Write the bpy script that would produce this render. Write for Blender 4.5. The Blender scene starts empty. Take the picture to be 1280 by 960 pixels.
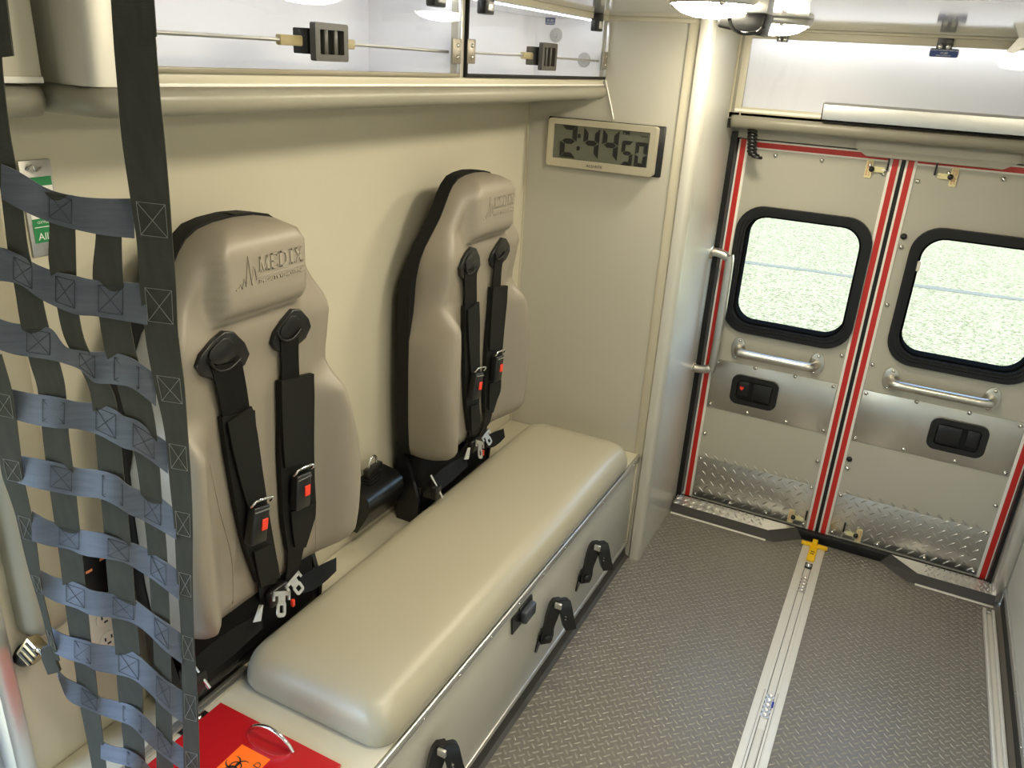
import bpy, bmesh, math, random
from mathutils import Vector, Matrix
random.seed(7)
S = bpy.context.scene
COL = S.collection
V = Vector
PI = math.pi

# ---------------------------------------------------------------- camera
CAMP = V((0, 0, 1.75))
FPX = 997.33
CR = V((0.88786072, 0.45650481, 0.05750396))      # right
CD = V((0.22039209, -0.31223968, -0.92408533))    # down
CF = V((-0.40389438, 0.83313249, -0.3778354))     # forward
cam = bpy.data.cameras.new('camera')
camo = bpy.data.objects.new('camera', cam)
COL.objects.link(camo)
camo.matrix_world = Matrix((
    (CR.x, -CD.x, -CF.x, CAMP.x), (CR.y, -CD.y, -CF.y, CAMP.y), (CR.z, -CD.z, -CF.z, CAMP.z), (0, 0, 0, 1)))
cam.sensor_width = 36
cam.lens = FPX / 1280 * 36
cam.clip_start = 0.01
S.camera = camo

# ---------------------------------------------------------------- world, sun, exposure
w = bpy.data.worlds.new('sky')
S.world = w
w.use_nodes = True
wn = w.node_tree
bg = wn.nodes['Background']
sky = wn.nodes.new('ShaderNodeTexSky')
sky.sky_type = 'NISHITA'
sky.sun_disc = False
sky.sun_elevation = math.radians(52)
sky.sun_rotation = math.radians(115)
wn.links.new(sky.outputs[0], bg.inputs[0])
bg.inputs[1].default_value = 3.2
sun = bpy.data.lights.new('sun', 'SUN')
sun.energy = 21.0
sun.color = (1, 0.93, 0.80)
sun.angle = 0.01
suno = bpy.data.objects.new('sun', sun)
COL.objects.link(suno)
suno.rotation_euler = V((-0.75, 0.22, -1.0)).to_track_quat('-Z', 'Y').to_euler()


def portal(name, loc, sx, sy, direction):
    l = bpy.data.lights.new(name, 'AREA')
    l.shape = 'RECTANGLE'
    l.size, l.size_y = sx, sy
    l.cycles.is_portal = True
    o = bpy.data.objects.new(name, l)
    COL.objects.link(o)
    o.location = loc
    o.rotation_euler = V(direction).to_track_quat('-Z', 'Y').to_euler()


S.view_settings.view_transform = 'Standard'
S.view_settings.look = 'None'
S.view_settings.gamma = 1
S.view_settings.use_curve_mapping = False
S.view_settings.exposure = 0.0
S.cycles.use_denoising = True
S.cycles.max_bounces = 10
S.cycles.diffuse_bounces = 6
S.cycles.transparent_max_bounces = 16
S.cycles.caustics_reflective = False
S.cycles.caustics_refractive = False
S.cycles.sample_clamp_indirect = 6


# ---------------------------------------------------------------- pixel helpers (1280x960 photograph)
def ray(x, y):
    return CR * ((x - 640) / FPX) + CD * ((y - 480) / FPX) + CF


def onx(p, X):
    d = ray(*p)
    return CAMP + d * (X / d.x)


def ony(p, Y):
    d = ray(*p)
    return CAMP + d * (Y / d.y)


def onz(p, Z):
    d = ray(*p)
    return CAMP + d * ((Z - CAMP.z) / d.z)


def onpl(p, q, n):
    d = ray(*p)
    return CAMP + d * ((V(q) - CAMP).dot(V(n)) / d.dot(V(n)))


# ---------------------------------------------------------------- materials
MATS = {}


def mat(name, col, rough=0.5, metal=0.0, noise=0.0, nscale=30, bump=0.0, bscale=200, coat=0.0, spec=0.5,
        aniso=0.0, sheen=0.0, emit=None, estr=0.0):
    if name in MATS:
        return MATS[name]
    m = bpy.data.materials.new(name)
    m.use_nodes = True
    nt = m.node_tree
    b = nt.nodes['Principled BSDF']
    b.inputs['Base Color'].default_value = (*col, 1)
    b.inputs['Roughness'].default_value = rough
    b.inputs['Metallic'].default_value = metal
    b.inputs['Specular IOR Level'].default_value = spec
    b.inputs['Coat Weight'].default_value = coat
    b.inputs['Coat Roughness'].default_value = 0.12
    b.inputs['Anisotropic'].default_value = aniso
    b.inputs['Sheen Weight'].default_value = sheen
    if emit:
        b.inputs['Emission Color'].default_value = (*emit, 1)
        b.inputs['Emission Strength'].default_value = estr
    tc = nt.nodes.new('ShaderNodeTexCoord')
    if noise:
        n = nt.nodes.new('ShaderNodeTexNoise')
        n.inputs['Scale'].default_value = nscale
        n.inputs['Detail'].default_value = 5
        nt.links.new(tc.outputs['Object'], n.inputs['Vector'])
        mx = nt.nodes.new('ShaderNodeMix')
        mx.data_type = 'RGBA'
        mx.inputs['A'].default_value = (*[c * (1 - noise) for c in col], 1)
        mx.inputs['B'].default_value = (*[min(1, c * (1 + noise)) for c in col], 1)
        nt.links.new(n.outputs['Fac'], mx.inputs['Factor'])
        nt.links.new(mx.outputs['Result'], b.inputs['Base Color'])
    if bump:
        n2 = nt.nodes.new('ShaderNodeTexNoise')
        n2.inputs['Scale'].default_value = bscale
        n2.inputs['Detail'].default_value = 3
        nt.links.new(tc.outputs['Object'], n2.inputs['Vector'])
        bp = nt.nodes.new('ShaderNodeBump')
        bp.inputs['Strength'].default_value = bump
        bp.inputs['Distance'].default_value = 0.002
        nt.links.new(n2.outputs['Fac'], bp.inputs['Height'])
        nt.links.new(bp.outputs['Normal'], b.inputs['Normal'])
    MATS[name] = m
    return m


def web_mat(name, col, sheen=0.6, streak=(90, 90, 12)):
    """woven webbing: fine cross weave bump and soft sheen"""
    m = mat(name, col, 0.5, sheen=sheen, noise=0.28, nscale=1.0, spec=0.12)
    nt = m.node_tree
    for n in nt.nodes:
        if n.type == 'TEX_NOISE':
            mp = nt.nodes.new('ShaderNodeMapping')
            mp.inputs['Scale'].default_value = streak
            nt.links.new(nt.nodes['Texture Coordinate'].outputs['Object'], mp.inputs['Vector'])
            nt.links.new(mp.outputs['Vector'], n.inputs['Vector'])
    b = nt.nodes['Principled BSDF']
    b.inputs['Sheen Roughness'].default_value = 0.35
    tc = nt.nodes.new('ShaderNodeTexCoord')
    wv = nt.nodes.new('ShaderNodeTexWave')
    wv.bands_direction = 'Z'
    wv.inputs['Scale'].default_value = 190
    wv.inputs['Distortion'].default_value = 1.0
    nt.links.new(tc.outputs['Object'], wv.inputs['Vector'])
    bp = nt.nodes.new('ShaderNodeBump')
    bp.inputs['Strength'].default_value = 0.25
    bp.inputs['Distance'].default_value = 0.001
    nt.links.new(wv.outputs['Fac'], bp.inputs['Height'])
    nt.links.new(bp.outputs['Normal'], b.inputs['Normal'])
    return m


def glass_mat(name, tint=(0.97, 0.98, 0.98), ior=1.45, rough=0.0):
    m = bpy.data.materials.new(name)
    m.use_nodes = True
    nt = m.node_tree
    nt.nodes.clear()
    out = nt.nodes.new('ShaderNodeOutputMaterial')
    tr = nt.nodes.new('ShaderNodeBsdfTransparent')
    tr.inputs[0].default_value = (*tint, 1)
    gl = nt.nodes.new('ShaderNodeBsdfGlossy')
    gl.inputs['Roughness'].default_value = rough
    lw = nt.nodes.new('ShaderNodeLayerWeight')
    lw.inputs[0].default_value = 0.5
    pw = nt.nodes.new('ShaderNodeMath')
    pw.operation = 'POWER'
    pw.inputs[1].default_value = 5.0
    nt.links.new(lw.outputs['Facing'], pw.inputs[0])
    fr = nt.nodes.new('ShaderNodeMath')
    fr.operation = 'MULTIPLY_ADD'
    fr.inputs[1].default_value = 0.9
    fr.inputs[2].default_value = ((ior - 1) / (ior + 1)) ** 2
    nt.links.new(pw.outputs[0], fr.inputs[0])
    mx = nt.nodes.new('ShaderNodeMixShader')
    nt.links.new(fr.outputs[0], mx.inputs[0])
    nt.links.new(tr.outputs[0], mx.inputs[1])
    nt.links.new(gl.outputs[0], mx.inputs[2])
    nt.links.new(mx.outputs[0], out.inputs[0])
    MATS[name] = m
    return m


PANEL = mat('beige_laminate', (0.50, 0.462, 0.355), 0.42, noise=0.02, nscale=8)
PANELG = mat('grey_laminate', (0.44, 0.42, 0.355), 0.38, noise=0.02, nscale=8)
SATIN = mat('satin_panel', (0.56, 0.55, 0.49), 0.26, metal=0.0, noise=0.02)
VINYL = mat('taupe_vinyl', (0.235, 0.204, 0.160), 0.42, noise=0.03, nscale=6, bump=0.06, bscale=500)
CUSH = mat('beige_vinyl', (0.37, 0.335, 0.25), 0.36, noise=0.03, nscale=5, bump=0.05, bscale=500)
PADV = mat('padding_vinyl', (0.25, 0.232, 0.18), 0.4, bump=0.05, bscale=300)
BLACK = mat('black_plastic', (0.007, 0.007, 0.007), 0.32, bump=0.03, bscale=600)
BLACKM = mat('black_matt', (0.008, 0.008, 0.008), 0.6, spec=0.2)
RUBBER = mat('black_rubber', (0.008, 0.008, 0.009), 0.38, spec=0.35)
ALU = mat('aluminium', (0.72, 0.71, 0.68), 0.34, metal=0.9, noise=0.04, nscale=60)
TRACKM = mat('track_aluminium', (0.80, 0.78, 0.72), 0.45, metal=0.35, noise=0.03, nscale=40)
STEEL = mat('brushed_steel', (0.64, 0.61, 0.55), 0.31, metal=1.0, noise=0.06, nscale=25, aniso=0.4)
CHROME = mat('chrome', (0.8, 0.8, 0.8), 0.12, metal=1.0)
TREAD = mat('tread_plate', (0.60, 0.58, 0.54), 0.38, metal=1.0, noise=0.06, nscale=20)
SCREW = mat('screw_steel', (0.65, 0.63, 0.58), 0.2, metal=1.0)
WHITE = mat('white_laminate', (0.82, 0.82, 0.84), 0.35)
CEIL = mat('ceiling_laminate', (0.62, 0.61, 0.59), 0.07, spec=0.6)
REDT = mat('red_tape', (0.50, 0.018, 0.012), 0.4, noise=0.12, nscale=300)
WHITET = mat('white_tape', (0.80, 0.78, 0.72), 0.4)
FLOORM = mat('floor_vinyl', (0.158, 0.146, 0.126), 0.34, noise=0.08, nscale=90, bump=0.08, bscale=400)
DARKR = mat('dark_base_vinyl', (0.05, 0.046, 0.04), 0.6)
FLOORT = mat('highlit_tread_vinyl', (0.235, 0.22, 0.19), 0.16, spec=0.7)  # floor vinyl made paler on the bars, lamp highlights put into the colour
REDLID = mat('red_acrylic', (0.42, 0.010, 0.014), 0.25)
ORANGE = mat('orange_label', (1.0, 0.16, 0.01), 0.5)
INK = mat('black_ink', (0.012, 0.012, 0.014), 0.6)
REDB = mat('red_button', (0.75, 0.045, 0.02), 0.4)
YELLOW = mat('yellow_plastic', (0.85, 0.52, 0.01), 0.4)
CREAM = mat('cream_label', (0.75, 0.68, 0.38), 0.45)
GREEN = mat('green_label', (0.01, 0.20, 0.06), 0.4)
BLUEL = mat('blue_label', (0.02, 0.05, 0.20), 0.4)
LCD = mat('lcd_panel', (0.115, 0.12, 0.09), 0.22)
LCDI = mat('lcd_ink', (0.012, 0.012, 0.012), 0.4)
CHAMP = mat('champagne_frame', (0.62, 0.57, 0.44), 0.38, metal=0.6)
WEBD = web_mat('dark_webbing', (0.046, 0.045, 0.035), 0.06)
WEBB = web_mat('daylit_webbing', (0.105, 0.115, 0.14), 0.5, (14, 14, 150))  # cool daylight from the side door is mixed into this strap colour
BELT = web_mat('black_belt', (0.006, 0.006, 0.0055), 0.02)
PADF = mat('pad_fabric', (0.008, 0.008, 0.007), 0.6, bump=0.15, bscale=900, spec=0.2)
THREAD = mat('grey_thread', (0.20, 0.20, 0.18), 0.8)
THREADD = mat('dark_thread', (0.03, 0.033, 0.042), 0.8)
IVORY = mat('ivory_plastic', (0.78, 0.74, 0.66), 0.35)
PLATE = mat('steel_plate', (0.45, 0.44, 0.42), 0.35, metal=0.8, noise=0.15, nscale=150)
PLEXI = glass_mat('clear_acrylic', (0.95, 0.955, 0.96), 1.42)
GLASS = glass_mat('window_glass', (0.80, 0.83, 0.80), 1.45)
DOME = mat('lit_diffuser', (0.9, 0.88, 0.8), 0.4, emit=(1.0, 0.91, 0.70), estr=95)
LEDW = mat('cool_led', (0.9, 0.9, 0.9), 0.4, emit=(0.92, 0.95, 1.0), estr=10)
BLUEGL = mat('dark_blue_gloss', (0.045, 0.05, 0.06), 0.25)


# ---------------------------------------------------------------- mesh helpers
def smooth(me, ang=40):
    for p in me.polygons:
        p.use_smooth = True
    try:
        me.set_sharp_from_angle(angle=math.radians(ang))
    except Exception:
        pass


def obj(name, bm, m, parent=None, sm=40, kind=None, label=None, cat=None, group=None):
    if isinstance(bm, bpy.types.Mesh):
        me = bm
    else:
        bmesh.ops.recalc_face_normals(bm, faces=bm.faces[:])
        me = bpy.data.meshes.new(name)
        bm.to_mesh(me)
        bm.free()
        if sm:
            smooth(me, sm)
    if m is not None and len(me.materials) == 0:
        me.materials.append(m)
    o = bpy.data.objects.new(name, me)
    COL.objects.link(o)
    if parent is not None:
        o.parent = parent
        # meshes are written in world coordinates; keep them there under an offset parent
        o.matrix_parent_inverse = world_of(parent).inverted()
    if kind:
        o['kind'] = kind
    if label:
        o['label'] = label
    if cat:
        o['category'] = cat
    if group:
        o['group'] = group
    return o


def world_of(o):
    m = Matrix.Translation(o.location) @ o.rotation_euler.to_matrix().to_4x4()
    if o.parent:
        m = world_of(o.parent) @ o.matrix_parent_inverse @ m
    return m


def empty(name, loc, label, cat, group=None, kind=None):
    o = bpy.data.objects.new(name, None)
    o.empty_display_size = 0.05
    COL.objects.link(o)
    o.location = loc
    o['label'] = label
    o['category'] = cat
    if group:
        o['group'] = group
    if kind:
        o['kind'] = kind
    return o


def dup_part(src, parent, loc):
    """a copy of a small part (shared mesh) at a world location; source mesh is centred on its own origin"""
    o = bpy.data.objects.new(src.name.split('.')[0], src.data)
    COL.objects.link(o)
    o.parent = parent
    o.matrix_parent_inverse = world_of(parent).inverted()
    o.location = loc
    o.rotation_euler = src.rotation_euler
    return o


def box(bm, a, b, bev=0.0, seg=2, mtx=None):
    a, b = V(a), V(b)
    r = bmesh.ops.create_cube(bm, size=1)
    vs = r['verts']
    c = (a + b) / 2
    d = b - a
    for v in vs:
        v.co = V((v.co.x * abs(d.x), v.co.y * abs(d.y), v.co.z * abs(d.z))) + c
    if mtx:
        for v in vs:
            v.co = mtx @ v.co
    if bev:
        es = set()
        for v in vs:
            for e in v.link_edges:
                es.add(e)
        bmesh.ops.bevel(bm, geom=list(es), offset=bev, segments=seg, profile=0.5, affect='EDGES')
    return bm


def bx(a, b, bev=0.0, seg=2):
    return box(bmesh.new(), a, b, bev, seg)


def prism(bm, pts, depth, bev=0.0, seg=2):
    """polygon pts (world vectors, planar) extruded by vector depth"""
    depth = V(depth)
    n = len(pts)
    lo = [bm.verts.new(V(p)) for p in pts]
    hi = [bm.verts.new(V(p) + depth) for p in pts]
    f1 = bm.faces.new(lo[::-1])
    f2 = bm.faces.new(hi)
    fs = [f1, f2]
    for i in range(n):
        fs.append(bm.faces.new((lo[i], lo[(i + 1) % n], hi[(i + 1) % n], hi[i])))
    if bev:
        es = [e for e in f2.edges]
        bmesh.ops.bevel(bm, geom=es, offset=bev, segments=seg, profile=0.5, affect='EDGES')
    return bm


def rrect(w, h, r, n=6):
    """rounded rectangle outline centred on 0,0"""
    pts = []
    for cx, cy, a0 in ((w / 2 - r, h / 2 - r, 0), (-w / 2 + r, h / 2 - r, 90), (-w / 2 + r, -h / 2 + r, 180), (w / 2 - r, -h / 2 + r, 270)):
        for k in range(n + 1):
            a = math.radians(a0 + 90 * k / n)
            pts.append((cx + r * math.cos(a), cy + r * math.sin(a)))
    return pts


def ring(bm, outer, inner, mapf, depth):
    """frame between two outlines with equal counts; mapf(x,y)->world, depth vector"""
    depth = V(depth)
    n = len(outer)
    A = [bm.verts.new(mapf(*p)) for p in outer]
    B = [bm.verts.new(mapf(*p)) for p in inner]
    C = [bm.verts.new(mapf(*p) + depth) for p in outer]
    D = [bm.verts.new(mapf(*p) + depth) for p in inner]
    for i in range(n):
        j = (i + 1) % n
        bm.faces.new((A[i], A[j], B[j], B[i]))
        bm.faces.new((C[i], D[i], D[j], C[j]))
        bm.faces.new((A[i], C[i], C[j], A[j]))
        bm.faces.new((B[i], B[j], D[j], D[i]))
    return bm


def tube(bm, pts, r, n=10, cap=True, radii=None):
    pts = [V(p) for p in pts]
    rings = []
    up = None
    for i, p in enumerate(pts):
        t = (pts[min(i + 1, len(pts) - 1)] - pts[max(i - 1, 0)]).normalized()
        if up is None:
            a = V((0, 0, 1)) if abs(t.z) < 0.9 else V((1, 0, 0))
            up = (a - t * a.dot(t)).normalized()
        else:
            up = (up - t * up.dot(t)).normalized()
        s = t.cross(up)
        rr = radii[i] if radii else r
        rings.append([bm.verts.new(p + (up * math.cos(2 * PI * k / n) + s * math.sin(2 * PI * k / n)) * rr) for k in range(n)])
    for a, b in zip(rings, rings[1:]):
        for k in range(n):
            bm.faces.new((a[k], a[(k + 1) % n], b[(k + 1) % n], b[k]))
    if cap:
        bm.faces.new(rings[0][::-1])
        bm.faces.new(rings[-1])
    return bm


def lathe(bm, prof, n=24, mtx=None):
    """profile [(r,z)] around z, then mtx"""
    mtx = mtx or Matrix()
    rings = []
    for r, z in prof:
        if r < 1e-6:
            rings.append([bm.verts.new(mtx @ V((0, 0, z)))])
        else:
            rings.append([bm.verts.new(mtx @ V((r * math.cos(2 * PI * k / n), r * math.sin(2 * PI * k / n), z))) for k in range(n)])
    for a, b in zip(rings, rings[1:]):
        for k in range(n):
            k2 = (k + 1) % n
            if len(a) == 1 and len(b) == 1:
                continue
            if len(a) == 1:
                bm.faces.new((a[0], b[k], b[k2]))
            elif len(b) == 1:
                bm.faces.new((a[k], b[0], a[k2]))
            else:
                bm.faces.new((a[k], b[k], b[k2], a[k2]))
    return bm


def strip(bm, A, B, th, nrm=None):
    """closed ribbon between edge polylines A and B, thickness th along its normal"""
    n = len(A)
    fr, bk = [], []
    for i in range(n):
        t = (V(A[min(i + 1, n - 1)]) - V(A[max(i - 1, 0)]))
        wv = V(B[i]) - V(A[i])
        nn = t.cross(wv)
        nn = nn.normalized() if nn.length > 1e-9 else V((0, -1, 0))
        if nrm is not None and nn.dot(V(nrm)) < 0:
            nn = -nn
        fr.append((bm.verts.new(V(A[i]) + nn * th / 2), bm.verts.new(V(B[i]) + nn * th / 2)))
        bk.append((bm.verts.new(V(A[i]) - nn * th / 2), bm.verts.new(V(B[i]) - nn * th / 2)))
    for i in range(n - 1):
        bm.faces.new((fr[i][0], fr[i][1], fr[i + 1][1], fr[i + 1][0]))
        bm.faces.new((bk[i][0], bk[i + 1][0], bk[i + 1][1], bk[i][1]))
        bm.faces.new((fr[i][0], fr[i + 1][0], bk[i + 1][0], bk[i][0]))
        bm.faces.new((fr[i][1], bk[i][1], bk[i + 1][1], fr[i + 1][1]))
    for i in (0, n - 1):
        bm.faces.new((fr[i][0], bk[i][0], bk[i][1], fr[i][1]))
    return bm


def catmull(pts, k=4):
    pts = [tuple(p) for p in pts]
    out = []
    n = len(pts)
    for i in range(n - 1):
        p0, p1, p2, p3 = pts[max(i - 1, 0)], pts[i], pts[i + 1], pts[min(i + 2, n - 1)]
        for s in range(k):
            t = s / k
            out.append(tuple(0.5 * (2 * b + (c - a) * t + (2 * a - 5 * b + 4 * c - d) * t * t + (3 * b - a - 3 * c + d) * t ** 3)
                             for a, b, c, d in zip(p0, p1, p2, p3)))
    out.append(pts[-1])
    return out


def sst(a, b, x):
    t = max(0, min(1, (x - a) / (b - a)))
    return t * t * (3 - 2 * t)


def text_bm(txt, size, mtx, depth=0.0005, shear=0.0, align='CENTER', bold=0.0, spacing=1.0):
    c = bpy.data.curves.new('t', 'FONT')
    c.body = txt
    c.size = size
    c.extrude = depth
    c.shear = shear
    c.align_x = align
    c.align_y = 'CENTER'
    c.offset = bold
    c.space_character = spacing
    c.resolution_u = 3
    o = bpy.data.objects.new('t', c)
    COL.objects.link(o)
    dg = bpy.context.evaluated_depsgraph_get()
    me = bpy.data.meshes.new_from_object(o.evaluated_get(dg))
    me.transform(mtx)
    bpy.data.objects.remove(o)
    bpy.data.curves.remove(c)
    bm = bmesh.new()
    bm.from_mesh(me)
    bpy.data.meshes.remove(me)
    return bm


def frame_m(o, ex, ey):
    """matrix with local x->ex, y->ey, z->ex×ey at o"""
    ex, ey = V(ex).normalized(), V(ey).normalized()
    ez = ex.cross(ey)
    return Matrix(((ex.x, ey.x, ez.x, o[0]), (ex.y, ey.y, ez.y, o[1]), (ex.z, ey.z, ez.z, o[2]), (0, 0, 0, 1)))


def dome_screw(name, r, direction, m=SCREW):
    """small dome head mesh centred on origin facing direction"""
    bm = bmesh.new()
    q = V(direction).to_track_quat('Z', 'Y').to_matrix().to_4x4()
    lathe(bm, [(r, 0), (r, r * .3), (r * .75, r * .7), (r * .3, r * .85), (0, r * .87)], 12, q)
    bmesh.ops.recalc_face_normals(bm, faces=bm.faces[:])
    me = bpy.data.meshes.new(name)
    bm.to_mesh(me)
    bm.free()
    smooth(me, 60)
    me.materials.append(m)
    return me


SCR_Y = dome_screw('screw_y', 0.0080, (0, -1, 0))
SCR_X = dome_screw('screw_x', 0.0045, (1, 0, 0))
SCR_Z = dome_screw('screw_z', 0.006, (0, 0, 1))
SCR_YB = dome_screw('screw_yb', 0.011, (0, -1, 0), BLACK)
SCR_ZB = dome_screw('screw_zb', 0.008, (0, 0, 1))


def put(me, name, parent, loc):
    o = bpy.data.objects.new(name, me)
    COL.objects.link(o)
    o.parent = parent
    o.matrix_parent_inverse = world_of(parent).inverted()
    o.location = loc
    return o


def treads(o, ex, ey, nx, ny, pitch, ln, wd, ht, inside=None):
    """raised lozenge bars on plane at o spanned by ex,ey; normal ex×ey"""
    ex, ey = V(ex), V(ey)
    ez = ex.cross(ey)
    vs, fs = [], []
    for i in range(nx * 2):
        for j in range(ny * 2):
            if (i + j) % 2:
                continue
            cx, cy = i * pitch / 2, j * pitch / 2
            if inside and not inside(cx, cy):
                continue
            a = PI / 4 if i % 2 == 0 else -PI / 4
            d, p = V((math.cos(a), math.sin(a))), V((-math.sin(a), math.cos(a)))
            b = len(vs)
            for s, q in ((-1, 0), (-.5, -1), (.5, -1), (1, 0), (.5, 1), (-.5, 1)):
                u = d * (s * ln / 2) + p * (q * wd / 2)
                vs.append(o + ex * (cx + u.x) + ey * (cy + u.y))
            for s in (-.62, .62):
                u = d * (s * ln / 2)
                vs.append(o + ex * (cx + u.x) + ey * (cy + u.y) + ez * ht)
            fs += [(b, b + 1, b + 6), (b + 1, b + 2, b + 7, b + 6), (b + 2, b + 3, b + 7), (b + 3, b + 4, b + 7),
                   (b + 4, b + 5, b + 6, b + 7), (b + 5, b, b + 6)]
    me = bpy.data.meshes.new('tread_bars')
    me.from_pydata(vs, [], fs)
    smooth(me, 60)
    return me


# ================================================================ dimensions (metres)
XL, XR, ZC, YD = -1.24, 0.59, 1.888, 3.09
YP = 2.559          # panel carrying the clock
XS = -0.66          # side panel beside the rear doors
XB = -0.707         # bench front
ZB = 0.44           # bench top
XC = -0.983         # overhead cabinet front
YC0, YC1 = 0.745, YP
YR = 2.95           # rear overhead cabinet front

# ================================================================ setting
def struct(name, bm, m, label, cat, sm=40):
    return obj(name, bm, m, None, sm, 'structure', label, cat)


# ground outside
gm = mat('outdoor_pavement', (0.42, 0.43, 0.36), 0.95, spec=0.0)
nt = gm.node_tree
b = nt.nodes['Principled BSDF']
tc = nt.nodes.new('ShaderNodeTexCoord')
n1 = nt.nodes.new('ShaderNodeTexNoise')
n1.inputs['Scale'].default_value = 30.0
n1.inputs['Detail'].default_value = 8
n1.inputs['Roughness'].default_value = 0.8
nt.links.new(tc.outputs['Object'], n1.inputs['Vector'])
rp = nt.nodes.new('ShaderNodeValToRGB')
rp.color_ramp.elements[0].position = 0.42
rp.color_ramp.elements[0].color = (0.050, 0.052, 0.027, 1)
rp.color_ramp.elements[1].position = 0.55
rp.color_ramp.elements[1].color = (0.160, 0.148, 0.102, 1)
nt.links.new(n1.outputs['Fac'], rp.inputs[0])
nt.links.new(rp.outputs[0], b.inputs['Base Color'])
bm = bmesh.new()
bmesh.ops.create_grid(bm, x_segments=2, y_segments=2, size=45, matrix=Matrix.Translation((0, 0, -0.85)))
struct('ground', bm, gm, 'sunlit pale speckled pavement outside the rear windows', 'ground', 0)
cm = mat('pavement_joint', (0.075, 0.076, 0.065), 0.9, spec=0.0)
bm = bmesh.new()
cj = random.Random(4)
P1, P2 = [], []
for k in range(60):
    x = -16 + k * 0.55
    y = 12.2 + 0.10 * x + cj.uniform(-.03, .03)
    wd = .06 + cj.uniform(0, .05)
    P1.append(V((x, y - wd, -0.847)))
    P2.append(V((x, y + wd, -0.847)))
strip(bm, P1, P2, 0.004, (0, 0, 1))
struct('ground_joint', bm, cm, 'dark joint line crossing the pale pavement outdoors', 'pavement joint')

# floor slab and treads
bm = bmesh.new()
box(bm, (XB - 0.55, -0.9, -0.06), (XR + 0.06, 3.075, 0.0))
floor = struct('floor', bm, FLOORM, 'dark grey tread-pattern vinyl floor of the aisle', 'floor')
pt = 0.029


def in_floor(cx, cy):
    x, y = XB + 0.018 + cx, 0.75 + cy
    if x > 0.572:
        return False
    if -0.118 < x < -0.028:
        return False
    if 0.522 < x < 0.566 and y < 2.93:
        return False
    if y > 2.965 and (x < -0.20 or x > 0.27):
        return False
    return y < 3.05


tm = treads(V((XB + 0.018, 0.75, 0.0)), (1, 0, 0), (0, 1, 0), 46, 80, pt, 0.0225, 0.0070, 0.0020, in_floor)
obj('tread_bars', tm, FLOORT, floor, kind='stuff')

# ceiling
ceiling = struct('ceiling', bx((XL - .06, -0.9, ZC), (XR + .06, 3.2, ZC + .05)), CEIL, 'glossy off-white laminate ceiling', 'ceiling')

# left wall with the side door opening in front of it
DO0, DO1, DOT = -0.75, 0.565, 1.40
bm = bmesh.new()
box(bm, (XL - .06, DO1 + .03, -0.05), (XL, 3.1, ZC))
wall_left = struct('wall_left', bm, PANEL, 'plain beige laminate side wall behind the two seats', 'wall')
bm = bmesh.new()
box(bm, (XL - .06, -.96, -0.05), (XL, DO0, ZC))
struct('wall_left_front', bm, PANEL, 'beige side wall ahead of the side door opening', 'wall')
bm = bmesh.new()
box(bm, (XL - .06, DO0, DOT), (XL, DO1 + .03, ZC))
struct('wall_left_header', bm, PANEL, 'beige header above the side door opening', 'wall')
# aluminium jamb of the side door
bm = bmesh.new()
box(bm, (XL - .055, DO1 + .012, 0.0), (XL + .012, DO1 + .05, DOT), .008)
box(bm, (XL - .09, DO1 - .012, 0.0), (XL - .03, DO1 + .022, DOT), .006)
struct('trim_1', bm, ALU, 'vertical aluminium jamb edging the bright side door opening', 'door jamb')
# front bulkhead and right wall
struct('wall_front', bx((XL - .06, -0.96, -.05), (XR + .06, -0.9, ZC)), PANELG, 'grey bulkhead at the cab end', 'wall')
wall_right = struct('wall_right', bx((XR, -0.9, 0.05), (XR + .06, 3.16, ZC)), mat('pale_laminate', (0.62, 0.60, 0.53), 0.4), 'grey laminate cabinet wall along the right of the aisle', 'wall')
obj('edge_trim', bx((XR - .008, -0.9, 0.05), (XR + .004, 3.0, 0.075), .003), ALU, wall_right)
for k in range(9):
    put(SCR_X, 'screw', wall_right, (XR - .008, 1.0 + k * .235, .063)).scale = (-.6, .6, .6)
struct('baseboard_right', bx((XR - .004, -0.9, 0.0), (XR + .02, 3.0, 0.05)), DARKR, 'dark vinyl cove along the right wall', 'baseboard')

# panel with the clock, side panel next to the doors
wall_rear = struct('wall_rear', bx((XL - .06, YP, -.03), (XS - .03, YP + .03, ZC)), PANELG, 'grey-beige end panel behind the bench carrying the clock', 'wall')
wall_side = struct('wall_rear_side', bx((XS - .03, YP + .02, -.03), (XS, 3.065, ZC)), SATIN, 'satin grey side panel with the vertical grab rail', 'wall')
bm = bmesh.new()
prof = [(-.695, YP + .004), (-.695, YP - .006), (-.690, YP - .012), (-.668, YP - .012), (-.657, YP - .004), (-.652, YP + .006), (-.652, YP + .030), (-.662, YP + .030)]
prism(bm, [V((x, y, 0.0)) for x, y in prof], (0, 0, ZC))
struct('trim_2', bm, mat('painted_trim', (0.55, 0.53, 0.47), 0.42, metal=0.35), 'rounded aluminium corner post from floor to ceiling', 'corner post', 50)
obj('flange', bx((-.726, YP - .004, ZB - .01), (-.694, YP + .002, ZC), .002), PANEL, wall_rear)
obj('top_trim', bx((-1.0, YP - .006, ZC - .012), (-.69, YP, ZC), .002), PANEL, wall_rear)
obj('corner_bead', bx((XL, YP - .004, ZB), (XL + .006, YP, 1.66)), PANEL, wall_rear)
# post right of the doors, wall around door opening
bm = bmesh.new()
box(bm, (0.545, 3.0, 0.0), (0.592, 3.10, ZC), .012, 3)
struct('trim_3', bm, ALU, 'aluminium post on the right of the rear doors', 'door post')
bm = bmesh.new()
box(bm, (-.70, 3.075, 1.53), (0.62, 3.15, ZC))
struct('wall_rear_header', bm, PANELG, 'grey header above the rear doors, shaded by the overhead cabinet', 'wall')
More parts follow.
